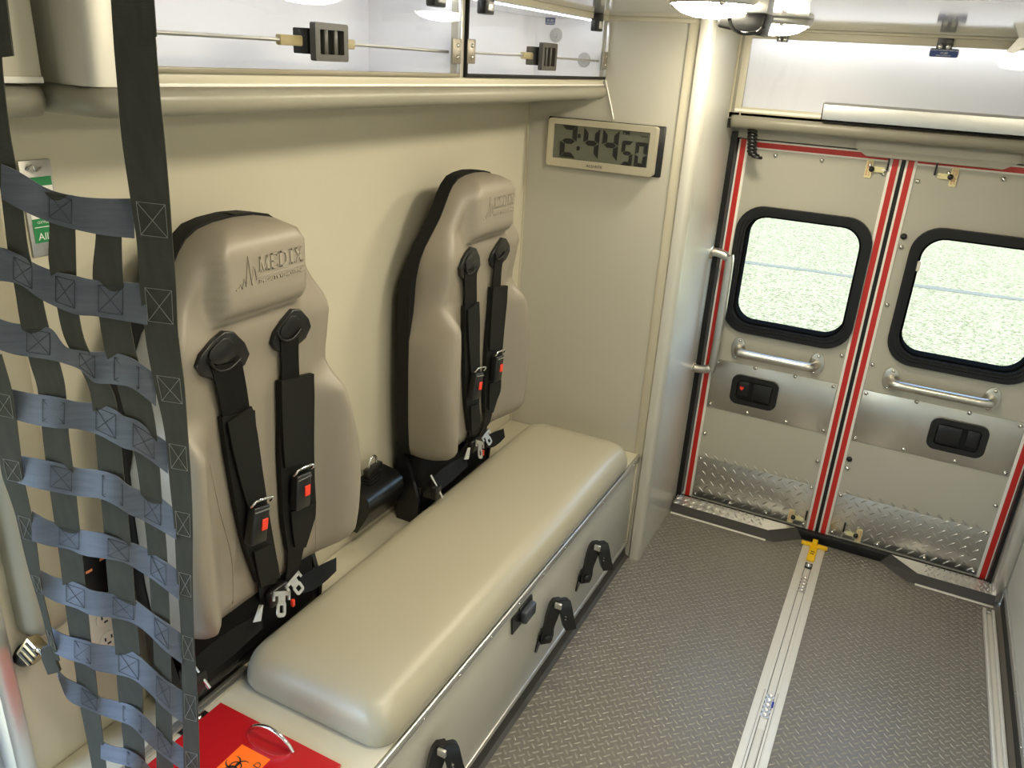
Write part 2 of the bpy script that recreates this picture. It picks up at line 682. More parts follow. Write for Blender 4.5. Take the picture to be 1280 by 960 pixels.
# bulging light housing on the header
bm = bmesh.new()
a0, a1 = ony((1062, 188), 3.05), ony((1272, 207), 3.05)
pr = [(3.075, 1.60), (3.035, 1.60), (3.022, 1.575), (3.022, 1.535), (3.035, 1.513), (3.075, 1.508)]
prism(bm, [V((a0.x + .02, y, z)) for y, z in pr], (a1.x - a0.x - .02, 0, 0))
for v in bm.verts:                                     # slanted ends
    if v.co.z < 1.53:
        v.co.x += .035 if v.co.x < 0 else -.035
struct('trim_4', bm, PANELG, 'grey moulded lip with slanted ends above the rear doors', 'door header lip', 30)
bm = bmesh.new()
box(bm, (-.666, 3.05, 0.0), (-.640, 3.15, 1.55))
box(bm, (-.666, 3.137, 1.47), (0.548, 3.15, 1.56))  # unseen strip behind the door tops, added to stop a light leak
box(bm, (0.533, 3.05, 0.0), (0.548, 3.15, 1.55))
struct('trim_5', bm, RUBBER, 'black rubber seal around the rear door opening with an added light-blocking strip', 'door seal')

# ================================================================ rear doors
def rear_door(name, x0, x1, win, left, label):
    """x0..x1 inner skin; win=(xa,xb,za,zb) gasket outer"""
    Z0, Z1 = 0.035, 1.525
    xa, xb, za, zb = win
    cx, cz = (xa + xb) / 2, (za + zb) / 2
    W, H = xb - xa, zb - za
    # slab with a rounded window hole
    bm = bmesh.new()
    NA = 8
    hole = rrect(W - .05, H - .05, .075, NA)
    dx = V((0, .045, 0))
    HX, HZ = W / 2 - .012, H / 2 - .012

    def mp(x, z):
        return V((cx + x, YD, cz + z))
    oo = []
    for k, (px, pz) in enumerate(hole):
        if k % (NA + 1) == NA // 2:
            oo.append((math.copysign(HX, px), math.copysign(HZ, pz)))
        else:
            t = min(HX / abs(px), HZ / abs(pz))
            oo.append((px * t, pz * t))
    ring(bm, oo, hole, mp, dx)
    box(bm, (x0, YD, Z0), (x1, YD + .045, cz - HZ))
    box(bm, (x0, YD, cz + HZ), (x1, YD + .045, Z1))
    box(bm, (x0, YD, cz - HZ), (cx - HX, YD + .045, cz + HZ))
    box(bm, (cx + HX, YD, cz - HZ), (x1, YD + .045, cz + HZ))
    d = struct(name, bm, PANELG, label, 'door', 0)
    # window: gasket with three lips, pane
    def ml(off):
        return lambda x, z: V((cx + x, YD + off, cz + z))
    bm = bmesh.new()
    for (w0, w1, y0, th) in ((0.0, .016, -.018, .02), (.011, .026, -.012, .03), (.022, .034, -.006, .05)):
        ring(bm, rrect(W - 2 * w0, H - 2 * w0, .095 - w0 * .6, 8), rrect(W - 2 * w1, H - 2 * w1, .095 - w1 * .6, 8), ml(y0), (0, th, 0))
    es = [e for e in bm.edges if len(e.link_faces) == 2 and e.calc_face_angle(0) > 1.2]
    bmesh.ops.bevel(bm, geom=es, offset=.003, segments=2, profile=.5, affect='EDGES')
    wf = obj('window_gasket', bm, RUBBER, d, 50)
    bm = bmesh.new()
    ring(bm, rrect(W - .060, H - .060, .078, 8), rrect(W - .082, H - .082, .070, 8), ml(.004), (0, .058, 0))
    obj('inner_seal', bm, mat('matt_seal', (0.006, 0.006, 0.006), 0.9, spec=0.0), wf, 50)
    bm = bmesh.new()
    prism(bm, [mp(x, z) + V((0, .048, 0)) for x, z in rrect(W - .064, H - .064, .07, 8)], (0, .005, 0))
    obj('pane', bm, GLASS, wf, 0)
    if not left:
        obj('tab', bx((cx - W / 2 + .034, YD - .004, cz + .09), (cx - W / 2 + .046, YD + .02, cz + .125), .002), IVORY, wf)
    # tape bands along both edges
    for (ea, s) in ((x0, 1), (x1, -1)):
        inner = (s == -1) == left       # edge at the centre
        obj('edge_band', bx((min(ea, ea - s * .036), YD - .004, Z0), (max(ea, ea - s * .036), YD + .04, Z1), .001), WHITET, d)
        r0 = ea - s * .0095
        r1 = ea - s * .0285
        obj('red_tape', bx((min(r0, r1), YD - .0055, Z0), (max(r0, r1), YD - .003, Z1)), REDT, d)
    tr = obj('top_band', bx((x0, YD - .004, Z1 - .030), (x1, YD + .02, Z1), .001), WHITET, d)
    obj('red_tape', bx((x0, YD - .0055, Z1 - .024), (x1, YD - .003, Z1 - .006)), REDT, d)
    # stainless plate
    sp = obj('steel_plate', bx((x0 + .003, YD - .0035, .466), (x1 - .003, YD + .001, .676), .001), STEEL, d)
    xs = [x0 + .014, x0 + .014 + (x1 - x0 - .03) * .34, x0 + .014 + (x1 - x0 - .03) * .68, x1 - .016]
    for x in xs:
        put(SCR_Y, 'screw', d, (x, YD - .003, .478))
        put(SCR_Y, 'screw', d, (x, YD - .003, .664 if x in (xs[0], xs[3]) else .672))
    # diamond plate
    dp = obj('tread_kick_plate', bx((x0 + .003, YD - .0035, Z0 + .01), (x1 - .003, YD + .001, .236), .001), TREAD, d)
    tmm = treads(V((x0 + .016, YD - .0035, Z0 + .026)), (1, 0, 0), (0, 0, 1), int((x1 - x0 - .03) / .041) + 1, 5, .041, .029, .0062, .0022,
                 lambda a, c: a < x1 - x0 - .026 and c < .186)
    for v in tmm.vertices:
        v.co.y = 2 * (YD - .0035) - v.co.y if v.co.y > YD - .0035 else v.co.y
    obj('tread_bars', tmm, TREAD, dp, kind='stuff')
    for x in (x0 + .013, x1 - .013):
        put(SCR_Y, 'screw', d, (x, YD - .003, .226))
        put(SCR_Y, 'screw', d, (x, YD - .003, .345))
    for k in range(4):
        put(SCR_Y, 'screw', d, (x0 + .013 + (x1 - x0 - .026) * k / 3, YD - .003, Z0 + .02))
    for z in (.79, 1.02, 1.23, 1.455):
        put(SCR_Y, 'screw', d, (x1 - .012 if left else x0 + .012, YD, z + (.0 if left else -.012)))
    for k in range(3):
        put(SCR_Y, 'screw', d, (x0 + .10 + k * .16, YD, 1.478))
    if not left:
        put(SCR_YB, 'screw', d, (x0 + .012, YD - .001, 1.255))
        put(SCR_YB, 'screw', d, (x0 + .012, YD - .001, .385))
    # grab handle
    if left:
        p0, p1 = ony((925, 440), YD - .02), ony((1014, 463), YD - .02)
    else:
        p0, p1 = ony((1116, 481), YD - .02), ony((1234, 504), YD - .02)
    hz = .737
    X0, X1 = p0.x - .012, p1.x + .012
    path = [V((X0, YD, hz)), V((X0 + .002, YD - .028, hz)), V((X0 + .014, YD - .048, hz)), V((X0 + .038, YD - .056, hz)),
            V((X1 - .038, YD - .056, hz)), V((X1 - .014, YD - .048, hz)), V((X1 - .002, YD - .028, hz)), V((X1, YD, hz))]
    h = obj('grab_handle', tube(bmesh.new(), catmull(path, 4), .0170, 16), STEEL, d, 60)
    for x in (X0, X1):
        bm = bmesh.new()
        q = V((0, -1, 0)).to_track_quat('Z', 'Y').to_matrix().to_4x4()
        lathe(bm, [(0, .007), (.028, .007), (.036, .005), (.037, 0)], 20, Matrix.Translation((x, YD, hz)) @ Matrix.Diagonal((.75, 1, 1.25, 1)) @ q)
        obj('flange', bm, STEEL, h, 50)
        for s in (-1, 1):
            o = put(SCR_Y, 'screw', h, (x + .004 * s, YD - .006, hz + s * .034))
            o.scale = (.8, .8, .8)
    # recessed paddle latch
    if left:
        lx0, lx1 = -.512, -.330
    else:
        lx0, lx1 = .213, .402
    lc = (lx0 + lx1) / 2
    lz = .573
    bm = bmesh.new()
    o1, o2 = rrect(lx1 - lx0, .124, .03, 6), rrect(lx1 - lx0 - .045, .082, .014, 6)
    ring(bm, o1, o2, lambda x, z: V((lc + x, YD - .016, lz + z)), (0, .016, 0))
    bmesh.ops.bevel(bm, geom=[e for e in bm.edges if e.calc_face_angle(0) > 1.2 and e.verts[0].co.y < YD - .012], offset=.005, segments=3, profile=.5, affect='EDGES')
    lt = obj('paddle_latch', bm, BLACK, d, 50)
    obj('recess', bx((lx0 + .02, YD - .005, lz - .043), (lx1 - .02, YD - .003, lz + .043)), BLACKM, lt)
    sx = 1 if left else -1
    px0, px1 = (lc - .006, lx1 - .026) if left else (lx0 + .026, lc + .010)
    obj('paddle', bx((px0, YD - .013, lz - .036), (px1, YD - .006, lz + .036), .003), BLACK, lt)
    kx0, kx1 = (lx0 + .026, lc - .022) if left else (lc + .028, lx1 - .026)
    kn = obj('lock_button', bx((kx0, YD - .011, lz - .026), (kx1, YD - .005, lz + .036), .003), BLACK, lt)
    if left:                     # small red heart-shaped mark
        kc = (kx0 + kx1) / 2 - .006
        pts = []
        for k in range(20):
            t = 2 * PI * k / 20
            pts.append(V((kc + .00052 * 16 * math.sin(t) ** 3, YD - .0112, lz + .006 + 0.00062 * (13 * math.cos(t) - 5 * math.cos(2 * t) - 2 * math.cos(3 * t) - math.cos(4 * t)))))
        obj('heart_mark', prism(bmesh.new(), pts, (0, -.0008, 0)), REDB, lt, 0)
    # emergency release tags, top and bottom
    for top in (True, False):
        if left:
            c = ony((1090, 211), YD) if top else ony((992, 645), YD)
        else:
            c = ony((1188, 221), YD) if top else ony((1070, 668), YD)
        s = 1 if left else -1
        bm = bmesh.new()
        prism(bm, [c + V((-s * .010 + a, -.004, e)) for a, e in rrect(.022, .062, .004, 4)], (0, -.0015, 0))
        t = obj('release_tag', bm, CREAM, d, 0)
        bm = bmesh.new()
        prism(bm, [c + V((s * .020 + a, -.006, e)) for a, e in rrect(.040, .018, .004, 4)], (0, -.003, 0))
        obj('pull_tab', bm, CREAM, t, 0)
        q = V((0, -1, 0)).to_track_quat('Z', 'Y').to_matrix().to_4x4()
        obj('knob', lathe(bmesh.new(), [(.009, 0), (.009, .01), (.006, .014), (0, .015)], 14, Matrix.Translation(c + V((0, -.006, 0))) @ q), BLACK, t, 50)
        for j, tx in enumerate(('EMERGENCY', 'DOOR RELEASE')):
            mm = frame_m(c + V((-s * .0145 + j * s * .008, -.0058, 0)), (0, 0, s), (-s, 0, 0))
            obj('lettering', text_bm(tx, .0082 if j == 0 else .0068, mm, .0001), REDT, t, 0)
        sgn = 1 if top else -1
        obj('release_lever', bx(c + V((s * .048 - .003, -.012, 0)), c + V((s * .048 + .003, -.005, .042 * 1)), .001), BLACK, t)
        obj('release_rod', tube(bmesh.new(), [c + V((s * .048, -.009, .03 if top else -.03)), c + V((s * .048, -.009, .07 if top else .0))], .003, 8), ALU, t)
        obj('release_arm', tube(bmesh.new(), [c + V((s * .03, -.007, 0)), c + V((s * .048, -.009, 0))], .0022, 8), ALU, t)
    return d


rear_door('door_1', -.600, -.122, (-.595, -.116, .808, 1.297), True, 'rear door with red heart mark on its latch, next to the vertical grab rail')
rear_door('door_2', -.036, .500, (.004, .483, .804, 1.302), False, 'rear door with plain black latch, next to the aluminium post')
# trim between the doors
bm = bmesh.new()
box(bm, (-.087, YD - .001, .03), (-.071, YD + .05, 1.53))
struct('trim_6', bm, RUBBER, 'black rubber strip between the two rear doors', 'door seal')

# sills either side and black strip under doors
for nm, xa, xb, tip, lab in (('trim_7', -.652, -.255, 1, 'grab rail side'), ('trim_8', .562, .300, -1, 'aluminium post side')):
    bm = bmesh.new()
    pr = [(2.972, 0), (2.985, .038), (3.058, .046), (3.058, 0)]
    L = [V((xa, y, z)) for y, z in pr]
    R = [V((xb + tip * dx_, y, z)) for (y, z), dx_ in zip(pr, (.03, 0, .10, .13))]
    lv = [bm.verts.new(p) for p in L]
    rv = [bm.verts.new(p) for p in R]
    bm.faces.new(lv)
    bm.faces.new(rv[::-1])
    for i in range(4):
        j = (i + 1) % 4
        bm.faces.new((lv[i], lv[j], rv[j], rv[i]))
    s = struct(nm, bm, DARKR, lab + ' rear door sill with dark riser and bright tread-plate top', 'door sill', 20)
    bm = bmesh.new()
    q = [V((xa, 2.9865, .0385)), V((xa, 3.056, .0462)), V((xb + tip * .095, 3.056, .0462)), V((xb, 2.9865, .0385))]
    prism(bm, q, (0, 0, .0012))
    obj('sill_plate', bm, mat('sill_tread', (0.72, 0.70, 0.66), 0.34, metal=0.85, noise=0.08, nscale=25), s, 0)
    o, e1 = q[0], (q[3] - q[0])
    bmv = []
    tmm = treads(V((0, 0, 0)), (1, 0, 0), (0, 1, 0), 11, 2, .036, .028, .009, .004, None)
    ln = e1.length
    ex = e1.normalized()
    ey = (q[1] - q[0]).normalized()
    ez = ex.cross(ey)
    if ez.z < 0:
        ez = -ez
    for v in tmm.vertices:
        c = v.co.copy()
        v.co = o + ex * (c.x * (ln - .03) / .40 + .015) + ey * (c.y + .009) + ez * (c.z + .0014)
    obj('tread_bars', tmm, MATS['sill_tread'], s, kind='stuff')
    obj('caulk_line', bx((min(xa, xb), 2.962, 0), (max(xa, xb), 2.973, .003), .001), WHITET, s)
struct('trim_9', bx((-.66, 3.058, 0.0), (.55, 3.085, .040), .004), RUBBER, 'black rubber weather strip under the rear doors', 'door seal')

# ================================================================ bench
bench = empty('storage_bench', (-.97, 1.58, 0), 'long beige storage bench with aluminium-edged front under the cushion', 'bench')
obj('body', bx((XL + .003, .60, .05), (XB - .016, YP - .002, ZB - .018)), PANEL, bench)
obj('front_panel', bx((XB - .016, .60, .072), (XB, YP - .012, ZB - .012), .002), PANELG, bench)
obj('top_panel', bx((XL + .003, .60, ZB - .018), (XB - .004, YP - .002, ZB), .002), PANEL, bench)
t1 = obj('top_edge_trim', bx((XB - .003, .60, ZB - .022), (XB + .006, YP - .006, ZB), .003), ALU, bench)
t2 = obj('lower_edge_trim', bx((XB - .002, .60, .068), (XB + .005, YP - .012, .086), .002), ALU, bench)
obj('end_trim', bx((XB - .002, YP - .028, .06), (XB + .004, YP - .012, ZB - .02), .002), PANEL, bench)
for k in range(13):
    put(SCR_X, 'screw', bench, (XB + .006, .66 + k * .152, ZB - .012)).scale = (.6, .6, .6)
    put(SCR_X, 'screw', bench, (XB + .005, .70 + k * .152, .077)).scale = (.5, .5, .5)
obj('toe_kick', bx((XB - .03, .60, 0.0), (XB - .006, YP - .002, .072)), DARKR, bench)
# cove of the floor at the bench
bm = bmesh.new()
prism(bm, [V((XB - .009, .6, 0)), V((XB + .010, .6, 0)), V((XB - .002, .6, .006)), V((XB - .006, .6, .02))], (0, YP - .6, 0))
struct('baseboard_left', bm, DARKR, 'dark vinyl cove along the foot of the bench', 'baseboard')
# paddle latch on bench front
bm = bmesh.new()
pl = [onx(p, XB + .002) for p in ((639, 793), (639, 774), (664, 744), (664, 762))]
prism(bm, pl, (.004, 0, 0))
la = obj('slam_latch', bm, BLACK, bench, 0)
c0 = onx((655, 763), XB)
obj('latch_paddle', bx(c0 + V((.004, -.034, -.018)), c0 + V((.024, .030, .020)), .006, 3), BLUEGL, la, 50)
obj('latch_slot', bx(c0 + V((.001, -.04, .026)), c0 + V((.006, .035, .032)), .001), BLACK, la)

# narrow seam strip behind the cushion, hinges near the lid
cush = None
bm = bmesh.new()
X0, X1, Y0, Y1, Z0, Z1 = -1.098, -.708, .985, 2.452, ZB + .002, .536
out = rrect(X1 - X0, Y1 - Y0, .055, 8)
prf = [(.0, 0), (-.004, .010), (-.004, .030), (0.0, .048), (.006, .064), (.016, .078), (.032, .088), (.055, .0935), (.09, .096), (.14, .0975)]
rows = []
for ins, z in prf:
    W, H = X1 - X0 - 2 * ins, Y1 - Y0 - 2 * ins
    r = max(.02, .055 - ins * .3)
    rows.append([bm.verts.new(V(((X0 + X1) / 2 + x, (Y0 + Y1) / 2 + y, Z0 + z))) for x, y in rrect(W, H, r, 8)])
for a, bb in zip(rows, rows[1:]):
    n = len(a)
    for k in range(n):
        bm.faces.new((a[k], a[(k + 1) % n], bb[(k + 1) % n], bb[k]))
bm.faces.new(rows[-1])
bm.faces.new(rows[0][::-1])
obj('bench_cushion', bm, CUSH, None, 50, None, 'long beige vinyl cushion with rounded edges on top of the storage bench', 'cushion')

# lid
lid = empty('sharps_lid', (-.93, .80, ZB), 'red acrylic lid with chrome pull and orange biohazard label in the bench top', 'lid')
obj('panel', bx((-1.087, .66, ZB), (-.766, .920, ZB + .008), .002), REDLID, lid)
obj('sticker', bx((-.966, .72, ZB + .008), (-.892, .859, ZB + .0088)), ORANGE, lid)
# biohazard symbol made of three open rings
bm = bmesh.new()
sc = V((-.938, .812, ZB + .0089))
R = .0105
for k in range(3):
    a = PI / 2 + k * 2 * PI / 3 + PI
    c = sc + V((math.cos(a), math.sin(a), 0)) * R * 1.0
    pin, pout = [], []
    for j in range(25):
        t = a + math.radians(38) + math.radians(284) * j / 24
        wgt = math.sin(PI * j / 24)
        pout.append(c + V((math.cos(t), math.sin(t), 0)) * R * 1.12)
        pin.append(c + V((math.cos(t), math.sin(t), 0)) * R * (1.08 - .36 * wgt) + V((math.cos(a + PI), math.sin(a + PI), 0)) * R * .16 * wgt)
    strip(bm, pin, pout, .0003, (0, 0, 1))
ro, ri = [], []
for j in range(33):
    t = 2 * PI * j / 32
    ro.append(sc + V((math.cos(t), math.sin(t), 0)) * R * .98)
    ri.append(sc + V((math.cos(t), math.sin(t), 0)) * R * .78)
strip(bm, ri, ro, .0003, (0, 0, 1))
for v in bm.verts:
    v.co = sc + (v.co - sc) * 1.25
obj('biohazard_symbol', bm, INK, lid, 0)
obj('lettering', text_bm('BIOHAZARD', .0195, frame_m((-.903, .788, ZB + .0089), (0, 1, 0), (-1, 0, 0)), .0002), INK, lid, 0)
p0, p1 = onz((311, 913), ZB + .008), onz((366, 940), ZB + .008)
arc = []
for k in range(13):
    t = k / 12
    q = p0.lerp(p1, t)
    arc.append(q + V((0, 0, .034 * math.sin(PI * t) ** .7)))
obj('chrome_pull', tube(bmesh.new(), arc, .0042, 10), CHROME, lid, 60)
bm = bmesh.new()
cc = (p0 + p1) / 2
lathe(bm, [(.056, 0), (.054, .002), (.05, .0006), (0, .0006)], 28, Matrix.Translation((cc.x, cc.y - .006, ZB + .008)) @ Matrix.Diagonal((1, .4, 1, 1)))
obj('pull_recess', bm, REDLID, lid, 50)
# aluminium hinge rail and black plates behind the lid
hr = empty('hinge_rail', (-1.125, .83, ZB), 'twin aluminium hinge rail along the back edge of the red lid', 'hinge')
for dx in (0, .013):
    obj('rail', bx((-1.126 + dx, .62, ZB), (-1.116 + dx, 1.03, ZB + .006), .002), ALU, hr)
for y in (.70, .855):
    pl = obj('black_plate', bx((-1.102, y - .035, ZB), (-1.089, y + .035, ZB + .004), .001), BLACK, hr)
    put(SCR_ZB, 'screw', pl, (-1.0955, y + .012, ZB + .004))

# ================================================================ attendant seats
HW = [(.632, .0), (.634, .12), (.640, .165), (.652, .200), (.675, .230), (.71, .252), (.76, .266), (.82, .274), (.88, .276), (.94, .268), (1.00, .252), (1.05, .237), (1.10, .224),
      (1.15, .217), (1.20, .216), (1.245, .213), (1.28, .203), (1.315, .182), (1.35, .160), (1.385, .144), (1.41, .130), (1.43, .112), (1.444, .085), (1.451, .05), (1.454, 0)]
SHW = [(.632, .0), (.634, .12), (.640, .165), (.655, .205), (.675, .230), (.70, .238), (.78, .244), (.93, .2465), (1.10, .243), (1.17, .239), (1.21, .229), (1.245, .215),
       (1.28, .203), (1.315, .182), (1.35, .160), (1.385, .144), (1.41, .130), (1.43, .112), (1.444, .085), (1.451, .05), (1.454, 0)]


def hw(z, T=None):
    T = T or HW
    for (z0, h0), (z1, h1) in zip(T, T[1:]):
        if z0 <= z <= z1:
            return h0 + (h1 - h0) * (z - z0) / (z1 - z0)
    return 0


ZROWS = []
for (z0, _), (z1, _) in zip(HW, HW[1:]):
    k = max(1, int((z1 - z0) / .012))
    ZROWS += [z0 + (z1 - z0) * i / k for i in range(k)]
ZROWS.append(HW[-1][0])


def xsh(z):
    return -1.150 + .045 * sst(1.15, 1.42, z)


def seat_front(y, z):
    """x of the upholstery at lateral offset y and height z"""
    h = max(hw(z), 1e-4)
    u = min(1, abs(y) / h)
    T = .082
    # wing bolsters low down
    bol = sst(1.13, 1.06, z) * sst(.60, .72, z)
    T += .066 * bol * sst(.125, .215, abs(y))
    # shoulders
    T += .012 * sst(1.08, 1.2, z) * sst(.10, .17, abs(y)) * sst(1.33, 1.24, z)
    x = xsh(z) + T
    # headrest block with a flat upright face
    hd = sst(.124, .096, abs(y)) * sst(1.278, 1.308, z)
    xb = xsh(z) + .082 - .030 * sst(1.24, 1.34, z)
    if z > 1.24:
        x = min(x, xb + .012 * sst(1.33, 1.24, z) * sst(.10, .17, abs(y)))
    x += (-1.022 - x) * hd
    T = x - xsh(z)
    # rounding at outline
    wr = .030 + .022 * bol
    dd = h - abs(y)
    if dd < wr:
        T *= math.sqrt(max(0, 1 - (1 - dd / wr) ** 2.4))
    if z > 1.402:
        T *= math.sqrt(max(0, 1 - ((z - 1.402) / .0525) ** 2.6))
    if z < .70:
        T *= .25 + .75 * math.sqrt(max(0, 1 - ((.70 - z) / .07) ** 2))
    return xsh(z) + T


def edge_fac(y, z):
    h = max(hw(z), 1e-4)
    wr = .052
    dd = h - abs(y)
    return 1.0 if dd >= wr else math.sqrt(max(0, 1 - (1 - dd / wr) ** 2.4))


NU = 84


def make_seat(c, label):
    root = empty('attendant_seat', (-1.165, c, ZB), label, 'seat', 'attendant seats on the side wall')
    # upholstery
    bm = bmesh.new()
    rows = []
    for z in ZROWS:
        h = max(hw(z), .002)
        row = []
        for i in range(NU + 1):
            s = -1 + 2 * i / NU
            u = math.copysign(1 - (1 - abs(s)) ** 1.35, s)
            y = u * h
            hs_ = min(h, max(hw(z, SHW), .002))
            yy = y * (1 - (1 - hs_ / h) * (1 - edge_fac(y, z)))
            row.append(bm.verts.new(V((seat_front(y, z), c + yy, z))))
        rows.append(row)
    for a, bb in zip(rows, rows[1:]):
        for i in range(NU):
            bm.faces.new((a[i], a[i + 1], bb[i + 1], bb[i]))
    obj('upholstery', bm, VINYL, root, 80)
    # shell
    bm = bmesh.new()
    grow = .004
    fr, bk = [], []
    for z in ZROWS:
        h = max(hw(z, SHW), .002) + grow
        zz = z + (grow if z > 1.44 else 0) - (grow if z < .645 else 0)
        fr.append([bm.verts.new(V((xsh(z) + .004, c + s * h, zz))) for s in (-1, 1)])
        bk.append([bm.verts.new(V((xsh(z) - .036, c + s * (h - .006), zz))) for s in (-1, 1)])
    for i in range(len(fr) - 1):
        bm.faces.new((fr[i][0], fr[i + 1][0], bk[i + 1][0], bk[i][0]))
        bm.faces.new((fr[i][1], bk[i][1], bk[i + 1][1], fr[i + 1][1]))
        bm.faces.new((bk[i][0], bk[i + 1][0], bk[i + 1][1], bk[i][1]))
        bm.faces.new((fr[i][0], fr[i][1], fr[i + 1][1], fr[i + 1][0]))
    obj('back_shell', bm, BLACKM, root, 40)

    def L(p, lift=0.0):                     # point of the first seat's photo carried to this seat's surface
        X = -1.06
        for _ in range(5):
            q = onx(p, X)
            X = seat_front(q.y - 1.07, q.z) + lift
        return V((X, c + q.y - 1.07, q.z))

    def F(p, X):
        q = onx(p, X)
        return V((q.x, q.y - 1.07 + c, q.z))

    # seams
    for pts in (((262, 580), (275, 640), (290, 700), (291, 765)), ((394, 600), (395, 640), (395, 686))):
        pp = [L(p, .0004) for p in catmull(pts, 4)]
        obj('seam', tube(bmesh.new(), pp, .0011, 6), mat('seam_shadow', (.25, .21, .16), .7), root, 60)
    # moulded logo on headrest
    lx = -1.0218
    fm = frame_m((lx, c + .002, 1.368), (0, 1, 0), (0, 0, 1))
    bm = bmesh.new()
    serif_text(bm, 'MEDIX', fm @ Matrix.Translation((-.028, .002, 0)), .028, .0019)
    bm2 = bmesh.new()
    LOGO = mat('highlit_logo_vinyl', (0.30, 0.265, 0.21), 0.26)  # paler copy of the seat vinyl, embossing highlights put into its colour
    lg = obj('moulded_logo', bm, LOGO, root, 20)
    bm = bmesh.new()
    box(bm, (-.034, -.007, -.001), (.092, -.0038, .0016), mtx=fm)
    pulse = [(-.085, -.020), (-.078, -.018), (-.074, -.012), (-.070, -.020), (-.064, -.004), (-.060, -.018), (-.053, .034), (-.046, -.018), (-.040, .014), (-.034, -.010), (-.026, -.004)]
    tube(bm, [fm @ V((x, y, .0006)) for x, y in pulse], .0014, 6)
    obj('pulse_mark', bm, LOGO, lg, 20)
    obj('small_lettering', text_bm('SPECIALTY VEHICLES INC', .0105, fm @ Matrix.Translation((.030, -.0155, .0004)), .0014, bold=.0003), LOGO, lg, 0)
    # belt guides, straps, pads
    sides = (
        dict(g=((276, 413), (289, 414), (302, 427), (308, 441), (302, 455), (284, 468), (266, 474), (250, 470), (242, 458), (247, 443), (262, 425)),
             slot=((262, 452), (272, 463), (287, 461), (301, 448)),
             s=((263, 302, 458), (272, 308, 490), (279, 313, 525)),
             pad=((275, 316, 521), (280, 319, 560), (287, 325, 600), (295, 333, 645), (306, 341, 690), (320, 348, 728)),
             flap=((284, 314, 528, 508), (290, 321, 560, 542), (299, 327, 598, 586), (311, 333, 640, 625)),
             flap2=((317, 338, 690, 680), (321, 346, 712, 701), (326, 348, 735, 713)),
             low=((322, 346, 728), (324, 344, 745), (326, 342, 765)), buc=(322, 655), tilt=-12),
        dict(g=((362, 386), (372, 386), (382, 397), (385, 407), (378, 422), (366, 432), (352, 441), (342, 438), (336, 429), (340, 415), (350, 400)),
             slot=((346, 416), (354, 425), (365, 424), (376, 412)),
             s=((350, 373, 425), (352, 373, 447), (352, 374, 478)),
             pad=((347, 390, 476), (348, 390, 520), (348, 390, 570), (350, 391, 610), (352, 392, 650), (358, 380, 688)),
             flap=((351, 390, 476, 470), (352, 389, 520, 514), (354, 389, 560, 553), (356, 388, 585, 577)),
             flap2=((363, 393, 640, 628), (365, 393, 660, 648), (368, 380, 684, 674)),
             low=((359, 380, 685), (359, 376, 705), (357, 373, 728)), buc=(376, 613), tilt=-6))
    for sd in sides:
        g = obj('belt_guide', prism(bmesh.new(), [L(p, .001) for p in sd['g']], (.010, 0, 0), .003, 2), BLACK, root, 50)
        cg = sum((L(p, .011) for p in sd['g']), V()) / len(sd['g'])
        inner = [cg + (L(p, .011) - cg) * .55 + V((.0035, .004, .006)) for p in sd['g']]
        obj('guide_boss', prism(bmesh.new(), [p - V((.003, 0, 0)) for p in inner], (.003, 0, 0), .0015, 2), BLACK, g, 50)
        obj('slot_lip', tube(bmesh.new(), [L(p, .016) for p in catmull(sd['slot'], 4)], .0028, 8), RUBBER, g, 60)
        st = catmull(sd['s'], 3)
        sp = obj('shoulder_strap', strip(bmesh.new(), [L((a, y), .013) for a, bq, y in st], [L((bq, y - .15 * (bq - a)), .013) for a, bq, y in st], .002, (1, 0, 0)), BELT, root, 60)
        pd = catmull(sd['pad'], 3)
        pad = obj('shoulder_pad', strip(bmesh.new(), [L((a, y), .010) for a, bq, y in pd], [L((bq, y - .22 * (bq - a)), .010) for a, bq, y in pd], .012, (1, 0, 0)), PADF, root, 50)
        for fl, nm in ((sd['flap'], 'pad_sleeve'), (sd['flap2'], 'pad_sleeve')):
            f = catmull(fl, 3)
            obj(nm, strip(bmesh.new(), [L((a, ya), .021) for a, bq, ya, yb in f], [L((bq, yb), .021) for a, bq, ya, yb in f], .005, (1, 0, 0)), PADF, pad, 50)
        lo = catmull(sd['low'], 3)
        obj('lower_strap', strip(bmesh.new(), [L((a, y), .014) for a, bq, y in lo], [L((bq, y - .2 * (bq - a)), .014) for a, bq, y in lo], .003, (1, 0, 0)), BELT, root, 60)
        # buckle
        bc = L(sd['buc'], .034)
        rot = Matrix.Translation(bc) @ Matrix.Rotation(math.radians(sd['tilt']), 4, 'X')
        bm = bmesh.new()
        box(bm, (-.012, -.022, -.040), (.010, .022, .040), .004, 2, rot)
        bk = obj('buckle', bm, BLACK, root, 50)
        obj('release_button', box(bmesh.new(), (.008, .001, -.012), (.0125, .017, .012), .001, 1, rot), REDB, bk)
        tp = [rot @ V(p) for p in ((.004, -.027, .044), (.010, -.027, .052), (.010, -.02, .056), (.010, .02, .056), (.010, .026, .050), (.004, .026, .044))]
        obj('strap_ring', tube(bmesh.new(), catmull(tp, 3), .0028, 8), CHROME, bk, 60)
        obj('buckle_mouth', box(bmesh.new(), (.0095, -.02, .030), (.0115, .02, .033), 0, 1, rot), CHROME, bk)
    # base frame under the seat
    base = obj('seat_base', bx((-1.195, c - .215, ZB), (-1.140, c + .225, ZB + .075), .004), BLACK, root)
    obj('base_flange', bx((-1.142, c - .205, ZB), (-1.130, c + .225, ZB + .115), .003), BLACK, base)
